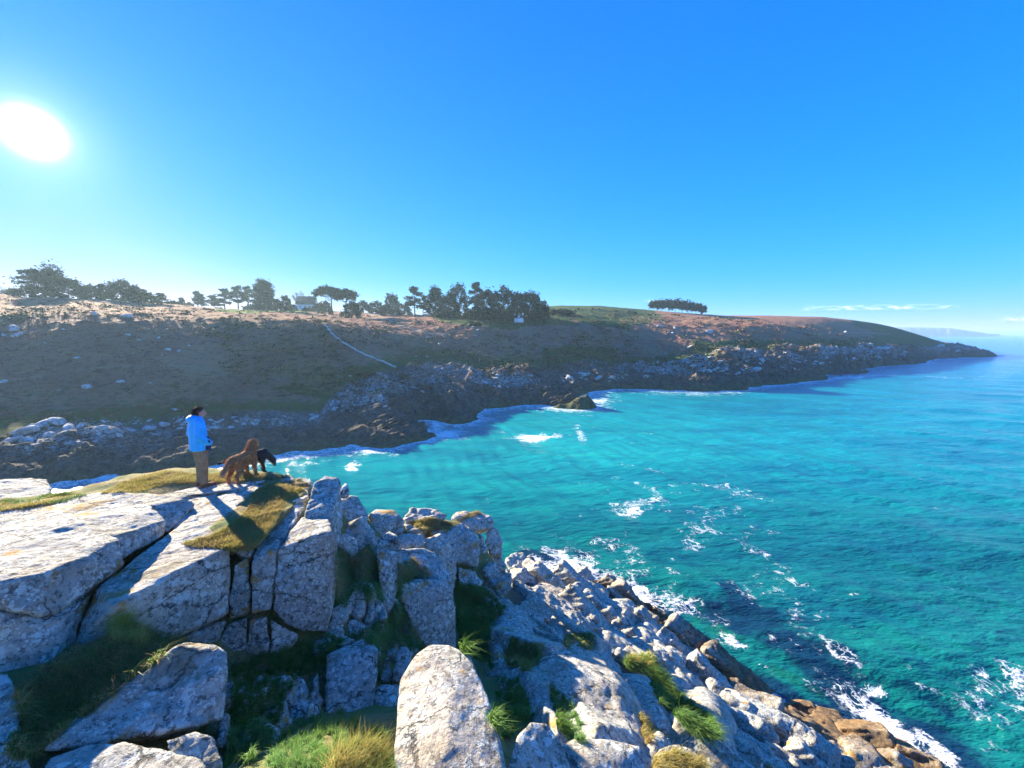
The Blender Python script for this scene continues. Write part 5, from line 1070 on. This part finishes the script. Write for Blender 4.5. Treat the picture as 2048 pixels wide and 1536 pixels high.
def person():
    Y = 8.15; p = W(406, 968, Y); root = empty('person', (p.x, Y, drop(p.x, Y)-.005)); tag(root, 'man in a bright blue hooded jacket and khaki trousers, back turned, on the rocks', 'person')
    root.scale = (1.055,)*3; f = Vector((.54, .84, 0)).normalized(); r = Vector((f.y, -f.x, 0))
    fr = lambda v: f*v.x+r*v.y+Vector((0, 0, v.z))      # local x forward, y to his right
    body = bodymesh('body', [((0, 0, .92), (.12, .16, .12), (.0, 0, 1.2), (.11, .16, .12)), ((0, 0, 1.2), (.11, .16, .12), (.02, 0, 1.36), (.10, .17, .1)), ((.02, 0, 1.40), .065, (.055, 0, 1.49), .058),
        ((.06, 0, 1.555), (.09, .072, .10), (.085, 0, 1.56), (.09, .072, .10)), ((.12, 0, 1.50), (.045, .045, .05), (.10, 0, 1.53), .06), ((.17, 0, 1.535), .014, (.182, 0, 1.515), .017), ((.05, .078, 1.545), (.02, .010, .03), (.045, .080, 1.55), (.018, .010, .03)), ((.05, -.078, 1.545), (.02, .010, .03), (.045, -.080, 1.55), (.018, .010, .03)),
        ((.15, 0, 1.49), (.02, .028, .008), (.152, 0, 1.485), (.02, .025, .008)), ((0, .09, .85), .075, (.01, .10, .48), .05), ((.01, .10, .48), .05, (0, .10, .1), .04), ((0, -.09, .85), .075, (.0, -.10, .48), .05), ((.0, -.10, .48), .05, (0, -.10, .1), .04),
        ((0, .20, 1.36), .05, (-.07, .24, 1.10), .042), ((-.07, .24, 1.10), .042, (.09, .20, .94), .032), ((0, -.20, 1.36), .05, (-.04, -.22, 1.10), .042), ((-.04, -.22, 1.10), .042, (.11, -.16, .93), .032),
        ((.09, .20, .93), (.03, .02, .03), (.08, .18, .90), (.035, .018, .03)), ((.10, -.16, .93), (.03, .02, .03), (.09, -.14, .90), (.035, .018, .03))], .010, 3, fr)
    b = obj('body', body, M['skin'], root)
    jk = bodymesh('jacket', [((-.01, 0, .80), (.15, .205, .04), (0, 0, 1.0), (.15, .20, .08)), ((0, 0, 1.0), (.15, .20, .08), (0, 0, 1.25), (.155, .20, .10)), ((0, 0, 1.25), (.155, .20, .10), (.01, 0, 1.38), (.12, .19, .07)),
        ((.01, 0, 1.38), (.11, .17, .06), (.03, 0, 1.455), (.085, .09, .04)), ((0, .175, 1.37), .085, (-.07, .245, 1.10), .078), ((-.07, .245, 1.10), .078, (.11, .20, .935), .062), ((0, -.175, 1.37), .085, (-.04, -.225, 1.10), .078), ((-.04, -.225, 1.10), .078, (.13, -.16, .93), .062)], .011, 4, fr)
    jo = obj('jacket', jk, M['jacket'], root)
    hd = bodymesh('hood', [((-.09, 0, 1.43), (.075, .13, .07), (-.05, 0, 1.475), (.08, .125, .05)), ((-.02, .09, 1.45), .05, (.06, .07, 1.43), .035), ((-.02, -.09, 1.45), .05, (.06, -.07, 1.43), .035), ((-.06, .10, 1.44), .055, (-.02, .09, 1.45), .05), ((-.06, -.10, 1.44), .055, (-.02, -.09, 1.45), .05)], .010, 4, fr)
    obj('hood', hd, M['jacket'], jo)
    ln = bodymesh('lining', [((.09, .12, .80), (.075, .075, .03), (.10, .10, 1.02), (.065, .07, .05))], .010, 2, fr); obj('lining', ln, M['lining'], jo)
    pk = bodymesh('cuff_tab', [((.085, .287, .985), (.022, .006, .03), (.09, .288, .975), (.022, .006, .03))], .006, 1, fr); obj('cuff_tab', pk, M['lining'], jo)
    tr = bodymesh('trousers', [((0, .0, .82), (.13, .17, .06), (0, 0, .90), (.13, .165, .06)), ((0, .085, .80), (.105, .095, .08), (.015, .095, .46), (.078, .078, .06)), ((.015, .095, .46), (.078, .078, .06), (-.01, .10, .11), (.068, .068, .03)), ((0, -.085, .80), (.105, .095, .08), (.02, -.095, .46), (.078, .078, .06)), ((.02, -.095, .46), (.078, .078, .06), (0, -.10, .11), (.068, .068, .03)),
        ((-.01, .10, .13), (.075, .074, .02), (-.01, .10, .09), (.076, .076, .02)), ((0, -.10, .13), (.075, .074, .02), (0, -.10, .09), (.076, .076, .02))], .010, 2, fr); obj('trousers', tr, M['trousers'], root)
    for s_ in (.10, -.10):
        sh = bodymesh('shoe', [((-.05, s_, .045), (.05, .045, .045), (.13, s_+.01, .035), (.055, .048, .033)), ((-.05, s_, .045), (.05, .045, .045), (-.02, s_, .10), (.06, .05, .03)), ((-.06, s_, .015), (.045, .045, .014), (.14, s_+.01, .015), (.055, .05, .014))], .008, 2, fr); obj('shoe', sh, M['shoe'], root)
    hr = bodymesh('hair', [((.035, 0, 1.585), (.088, .078, .085), (.055, 0, 1.605), (.09, .074, .075)), ((.0, 0, 1.545), (.07, .074, .06), (.035, 0, 1.585), (.085, .077, .075)), ((-.015, 0, 1.51), (.045, .06, .03), (0, 0, 1.55), (.07, .07, .05))], .009, 2, fr)
    ho = obj('hair', hr, M['hair'], root); g = np.random.default_rng(2); fur('hair_ends', hr, ho, M['hair'], 2500, .022, .0018, g, np.array([0, 0, -.2]))
person()
M['red_fur'] = simple('reddish_gold_fur', (.42, .17, .06), .75, .35, 18)
M['pale_fur'] = simple('pale_gold_fur', (.62, .40, .22), .8, .25, 18)
M['black_fur'] = simple('black_fur', (.010, .010, .014), .5, .3, 18, .4)
M['dog_nose'] = simple('dark_nose', (.012, .010, .010), .4, .1, 5)
def dog(px, py, Y, h, label, m1, m2, pose, sc=1.0, tail='low'):
    p = W(px, py, Y); root = empty('dog', (p.x, Y, drop(p.x, Y)-(.01 if pose == 'up' else .07))); tag(root, label, 'dog'); root.scale = (sc,)*3
    f = Vector((h[0], h[1], 0)).normalized(); r = Vector((f.y, -f.x, 0)); fr = lambda v: f*v.x+r*v.y+Vector((0, 0, v.z))
    S = [((-.27, 0, .50), (.12, .115, .13), (-.05, 0, .49), (.12, .12, .125)), ((-.05, 0, .49), (.12, .12, .125), (.20, 0, .47), (.13, .135, .165)), ((.20, 0, .47), (.13, .135, .165), (.30, 0, .52), (.10, .11, .13))]
    for s_ in (-1, 1):
        y = s_*.095
        S += [((.24, y, .42), (.07, .05, .10), (.22, y, .25), .042), ((.22, y, .25), .042, (.25, y, .16), .032), ((.25, y, .16), .032, (.245, y, .05), .028), ((.245, y, .03), (.035, .032, .026), (.285, y, .025), (.035, .034, .024)),
              ((-.27, y*.9, .46), (.115, .06, .13), (-.19, y, .31), (.065, .05, .06)), ((-.19, y, .31), (.062, .048, .055), (-.34, y, .175), .030), ((-.34, y, .175), .030, (-.315, y, .05), .027), ((-.31, y, .03), (.034, .032, .026), (-.27, y, .025), (.035, .034, .024))]
    if pose == 'up':
        S += [((.24, 0, .54), (.13, .125, .13), (.33, 0, .68), (.10, .10, .10)), ((.33, 0, .68), (.10, .10, .10), (.37, 0, .73), .092), ((.37, 0, .745), (.09, .092, .085), (.41, 0, .75), (.085, .085, .075)), ((.41, 0, .735), (.06, .058, .05), (.51, 0, .715), (.048, .042, .038))]
        E = [((.36, s_*.09, .775), (.04, .02, .03), (.365, s_*.115, .70), (.04, .018, .055)) for s_ in (-1, 1)]; nose = (.555, 0, .725)
    else:
        S += [((.28, 0, .52), (.10, .095, .10), (.42, 0, .40), (.08, .075, .08)), ((.42, 0, .40), (.08, .075, .08), (.48, 0, .30), .075), ((.49, 0, .29), (.075, .08, .085), (.50, 0, .26), (.07, .072, .07)), ((.50, 0, .25), (.05, .05, .055), (.52, 0, .15), (.035, .035, .04))]
        E = [((.45, s_*.08, .31), (.03, .018, .03), (.48, s_*.10, .25), (.035, .016, .045)) for s_ in (-1, 1)]; nose = (.53, 0, .105)
    body = bodymesh('body', S, .011, 4, fr); b = obj('body', body, M[m1], root)
    for e in E: obj('ear', bodymesh('ear', [e], .008, 2, fr), M[m1], root)
    obj('nose', bodymesh('nose', [(nose, .016, (nose[0]+.003, 0, nose[2]), .016)], .006, 1, fr), M['dog_nose'], root)
    TL = [((-.36, 0, .55), .035, (-.46, 0, .48), .034), ((-.46, 0, .48), .034, (-.56, 0, .38), .036), ((-.56, 0, .38), .036, (-.63, 0, .34), .016)] if tail == 'low' else [((-.36, 0, .55), .03, (-.52, 0, .50), .028), ((-.52, 0, .50), .028, (-.72, 0, .47), .015)]
    tm = bodymesh('tail', TL, .011, 2, fr); to = obj('tail', tm, M[m1], root)
    g = np.random.default_rng(5); back = np.array(fr(Vector((-.7, 0, -.45))))
    fur('coat', body, b, M[m1], 9000, .040, .0022, g, back)
    fur('tail_feathers', tm, to, M[m2], 2200, .05, .0025, g, back*.8)
    if m2 != m1:
        fur('breeches', body, b, M[m2], 3000, .05, .0025, g, back, lambda c: (c[:, 2] < .40)); fur('ruff', body, b, M[m2], 900, .045, .0022, g, back, lambda c: (c[:, 2] > .72))
dog(489, 962, 8.6, (.02, 1.0), 'big reddish-gold long-haired dog standing beside the man, looking out to sea', 'red_fur', 'pale_fur', 'up', 1.04)
dog(506, 947, 9.3, (.70, .71), 'black dog with its head lowered, sniffing the rocks beyond the reddish dog', 'black_fur', 'black_fur', 'down', .93, 'straight')

# ------------------------------------------------------------------ grass and turf on the near rocks
def grassmat(name, a, b, c3):
    t = NT(name); n1 = t.noise(2.2, 3, .6); n2 = t.noise(45, 2, .6)
    c = t.mix(t.mapr(n1, .38, .62), a, b); c = t.mix(t.mapr(n2, .45, .65), c, c3)
    t.fin(c, .7, None, .2); tr = t.n('ShaderNodeBsdfTranslucent'); t.set(tr.inputs[0], c); mx = t.n('ShaderNodeMixShader'); mx.inputs[0].default_value = .35
    t.t.links.new(t.b.outputs[0], mx.inputs[1]); t.t.links.new(tr.outputs[0], mx.inputs[2]); t.t.links.new(mx.outputs[0], t.out.inputs[0]); return t.m
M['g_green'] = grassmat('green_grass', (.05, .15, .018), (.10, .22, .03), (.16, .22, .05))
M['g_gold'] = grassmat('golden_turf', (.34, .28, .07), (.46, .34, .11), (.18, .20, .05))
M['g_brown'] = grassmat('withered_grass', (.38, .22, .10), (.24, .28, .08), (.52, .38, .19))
M['g_bright'] = grassmat('sunlit_tussock', (.34, .46, .07), (.66, .52, .20), (.42, .52, .12))  # bright yellow-green with the look of sun on the blades put into the colour
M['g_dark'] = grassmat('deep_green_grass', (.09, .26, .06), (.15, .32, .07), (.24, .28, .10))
def onpix(poly, n, g):
    xs = [p[0] for p in poly]; ys = [p[1] for p in poly]; P = []; N = []
    tries = 0
    while len(P) < n and tries < 6*n:
        m = 400; X = g.uniform(min(xs), max(xs), m); Y_ = g.uniform(min(ys), max(ys), m); k = in_poly(X, Y_, poly); tries += m
        for a, b in zip(X[k], Y_[k]):
            h = FGB.ray_cast(Vector((0, 0, 0)), ray(a, b).normalized())
            if h[0] is None or h[0].z < SEA+.3: continue
            P.append(h[0]); N.append(h[1] if h[1].dot(h[0]) < 0 else -h[1])
            if len(P) >= n: break
    return np.array([tuple(v) for v in P]), np.array([tuple(v) for v in N])
def turf(name, poly, n, L, wd, mats, lay=(0, 0, 0), up=.8, label=None, tufts=0, curl=.45, seed=1, sink=.03):
    g = np.random.default_rng(seed); P, N = onpix(poly, n, g)
    if tufts:      # gather the blades round tuft centres
        c, _ = onpix(poly, tufts, g); d = ((P[:, None]-c[None])**2).sum(2).argmin(1); P2 = c[d]+(P-c[d])*.45; P2[:, 2] = P[:, 2]; P = P2
    dirn = N*.5+np.array([0, 0, up])+g.normal(size=P.shape)*.28
    ln = L*g.uniform(.45, 1.15, len(P))*(1+.5*fbm(P[:, 0]*2.5, P[:, 1]*2.5, P[:, 2]*2.5, 2))
    P = P-N*.012; pick = (fbm(P[:, 0]*1.8, P[:, 1]*1.8, P[:, 2]*1.8+seed, 3)+g.normal(size=len(P))*.14) > 0
    V1, T1 = strands(P, dirn, ln, wd*g.uniform(.6, 1.2, len(P)), g, np.array(lay)+np.array([.25, -.1, -.25]), curl)
    m = mesh_np(name, V1, T1); m.materials.append(M[mats[0]]); m.materials.append(M[mats[-1]])
    if len(mats) > 2: pick = pick & (g.random(len(pick)) < .55)
    idx = np.tile(pick.astype(np.int32), 3); m.polygons.foreach_set('material_index', idx)
    o = obj(name, m); tag(o, label, kind='stuff'); return o
turf('grass', [(28, 1395), (90, 1338), (190, 1292), (250, 1248), (345, 1278), (350, 1292), (310, 1330), (210, 1400), (110, 1478), (60, 1536), (15, 1500), (40, 1440)], 14000, .28, .0042, ['g_brown', 'g_brown', 'g_green'], (.7, -.5, -.3), .6, 'long withered brown and green grass in the shaded joint at lower left', 240, seed=1)
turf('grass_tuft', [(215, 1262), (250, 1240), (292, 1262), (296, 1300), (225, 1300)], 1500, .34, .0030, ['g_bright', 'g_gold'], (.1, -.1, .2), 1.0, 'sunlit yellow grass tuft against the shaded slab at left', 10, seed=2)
turf('turf', [(362, 1088), (420, 1072), (470, 1045), (500, 1010), (505, 985), (540, 968), (600, 958), (625, 972), (600, 985), (568, 1002), (575, 1006), (552, 1044), (516, 1090), (470, 1102), (420, 1096), (385, 1096)], 24000, .085, .0036, ['g_gold', 'g_gold', 'g_brown'], (0, 0, -.2), .6, 'golden moss and short turf over the rock behind the jointed blocks', seed=3)
turf('turf', [(200, 988), (250, 962), (328, 940), (400, 948), (450, 946), (500, 950), (560, 942), (585, 955), (520, 962), (430, 966), (345, 968), (280, 984)], 15000, .085, .0034, ['g_gold', 'g_gold', 'g_brown'], (0, 0, -.2), .6, 'golden green turf along the edge where the man stands', seed=4)
turf('turf', [(-10, 1004), (60, 1000), (105, 984), (175, 990), (130, 1004), (0, 1024)], 5000, .08, .0034, ['g_gold', 'g_green'], (0, 0, -.2), .6, 'golden turf beside the flat-topped block at the left edge', seed=5)
turf('grass', [(908, 1166), (960, 1172), (1012, 1216), (985, 1250), (972, 1290), (985, 1335), (914, 1300)], 15000, .34, .006, ['g_green', 'g_dark'], (.5, -.5, -.6), .4, 'lush dark green grass filling the gully right of the tall block', 200, seed=6)
turf('grass', [(674, 1095), (712, 1108), (740, 1085), (752, 1130), (768, 1205), (735, 1190), (712, 1170), (690, 1212), (668, 1215)], 8000, .26, .004, ['g_brown', 'g_dark'], (.2, -.5, -1.0), .3, 'brown grass hanging down the cliff right of the great block', 90, seed=7)
turf('grass', [(796, 1122), (830, 1116), (862, 1150), (812, 1165), (800, 1205), (828, 1262), (845, 1300), (800, 1290), (765, 1300), (700, 1272), (772, 1235), (790, 1205)], 9000, .26, .004, ['g_brown', 'g_dark'], (.2, -.5, -1.0), .3, 'withered grass clinging between the pillar and the tall block', 100, seed=8)
turf('grass', [(460, 1335), (560, 1295), (650, 1268), (705, 1275), (700, 1290), (650, 1310), (640, 1345), (600, 1352), (570, 1400), (560, 1440), (520, 1536), (445, 1536), (462, 1420)], 13000, .20, .0036, ['g_dark', 'g_green'], (.3, -.5, -.6), .4, 'dark green grass in the shaded gully at lower centre', 150, seed=9)
turf('grass', [(520, 1560), (555, 1475), (620, 1435), (700, 1438), (770, 1470), (792, 1560)], 13000, .17, .0028, ['g_green', 'g_dark'], (.2, -.3, -.3), .7, 'vivid green grass on the mound below the big upright boulder', 120, seed=10)
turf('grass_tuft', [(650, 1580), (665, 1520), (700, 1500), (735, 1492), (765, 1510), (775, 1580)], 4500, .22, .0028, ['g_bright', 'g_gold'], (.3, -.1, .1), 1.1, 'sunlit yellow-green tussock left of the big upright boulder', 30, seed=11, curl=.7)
turf('grass', [(1000, 1350), (1042, 1362), (1072, 1430), (1010, 1490), (975, 1440)], 6000, .24, .004, ['g_dark', 'g_green'], (.3, -.4, -.6), .5, 'dark grass between the upright boulder and the pale slabs', 60, seed=12)
turf('grass', [(1092, 1372), (1150, 1412), (1172, 1490), (1120, 1470)], 4000, .22, .004, ['g_dark', 'g_green'], (.3, -.4, -.6), .5, 'narrow strip of grass below the sunlit rounded rock', 40, seed=13)
turf('grass', [(1022, 1272), (1075, 1292), (1085, 1320), (1050, 1345), (1005, 1325)], 4500, .28, .005, ['g_dark', 'g_gold'], (.3, -.4, -.4), .5, 'grass tussock above the sunlit rounded rock', 50, seed=14)
turf('grass', [(1125, 1272), (1190, 1262), (1184, 1302), (1120, 1292)], 3500, .26, .005, ['g_dark', 'g_brown'], (.3, -.4, -.4), .5, 'small dark grass hollow below the brown slab', 40, seed=15)
turf('grass', [(1238, 1322), (1300, 1308), (1322, 1345), (1350, 1380), (1425, 1445), (1440, 1482), (1385, 1462), (1320, 1410), (1290, 1350)], 15000, .36, .006, ['g_green', 'g_green', 'g_dark'], (.6, -.5, -.5), .5, 'long green grass streaming down the joint in the seaward slabs', 160, seed=16)
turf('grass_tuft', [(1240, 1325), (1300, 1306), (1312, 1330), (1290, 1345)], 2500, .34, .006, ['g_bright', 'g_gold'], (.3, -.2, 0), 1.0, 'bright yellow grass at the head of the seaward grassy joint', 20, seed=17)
turf('grass_tuft', [(1300, 1560), (1305, 1515), (1340, 1500), (1400, 1520), (1410, 1570)], 6000, .26, .0034, ['g_gold', 'g_bright'], (.5, -.3, -.2), .8, 'golden tussock at the foot of the small round boulder', 30, seed=18)
turf('grass', [(1270, 1420), (1296, 1440), (1312, 1480), (1290, 1490), (1275, 1450)], 2500, .2, .004, ['g_gold', 'g_brown'], (.3, -.4, -.4), .6, 'orange-brown grass in the crack beside the pale slabs', 20, seed=19)
turf('turf', [(815, 1045), (860, 1036), (905, 1044), (930, 1030), (960, 1018), (975, 1024), (930, 1040), (900, 1058), (850, 1066)], 5000, .14, .006, ['g_gold', 'g_brown'], (0, 0, -.2), .6, 'tawny turf on top of the stepped cliff', seed=20)

# ------------------------------------------------------------------ cliff-foot spray, thin cloud, haze
def clouds():
    g = np.random.default_rng(3); t = NT('thin_cloud'); t.fin((.95, .9, .9), 1)
    tr = t.n('ShaderNodeBsdfTranslucent'); tr.inputs[0].default_value = (1, .96, .94, 1); tp = t.n('ShaderNodeBsdfTransparent'); m1 = t.n('ShaderNodeMixShader')
    t.t.links.new(tp.outputs[0], m1.inputs[1]); t.t.links.new(tr.outputs[0], m1.inputs[2]); t.t.links.new(m1.outputs[0], t.out.inputs[0])
    al = t.math('MULTIPLY', t.mapr(t.noise(.0016, 5, .6, vec=t.mapping((1, 1, 5))), .42, .68), t.attr('soft')); t.set(m1.inputs[0], t.math('MULTIPLY', al, .28))
    for k, (x0, x1, yc, hh) in enumerate([(1600, 1925, 619, 9), (1285, 1345, 603, 5), (1990, 2070, 640, 9)]):
        V = []; a = []
        for i in range(40):
            px = x0+(x1-x0)*i/39
            for j in range(9):
                v = j/8*2-1; p = W(px, yc+v*hh-(px-x0)*.012, 24000+600*math.cos(v*1.5)); V.append(tuple(p)); a.append((1-v*v)*math.sin(math.pi*i/39)**.6)
        m = mesh_np('cloud', V, grid_faces(40, 9)); attr(m, 'soft', a); o = obj('cloud', m, t.m); tag(o, ['long thin streak of cloud above the headland tip', 'small wisp of cloud over the skyline pines', 'faint cloud at the right edge over the horizon'][k], 'cloud')
clouds()
if HAZE:
    V, f = boxm(-19000, 26000, -6000, 21000, -26.5, 34); o = obj('haze', mesh_np('haze', V, f, False)); tag(o, 'thin sea haze over the bay', kind='stuff')
    m = bpy.data.materials.new('haze'); m.use_nodes = True; m.node_tree.nodes.clear(); out = m.node_tree.nodes.new('ShaderNodeOutputMaterial'); pv = m.node_tree.nodes.new('ShaderNodeVolumePrincipled')
    pv.inputs['Color'].default_value = (.58, .84, 1, 1); pv.inputs['Density'].default_value = .00028; pv.inputs['Anisotropy'].default_value = .35
    m.node_tree.links.new(pv.outputs[0], out.inputs['Volume']); o.data.materials.append(m)
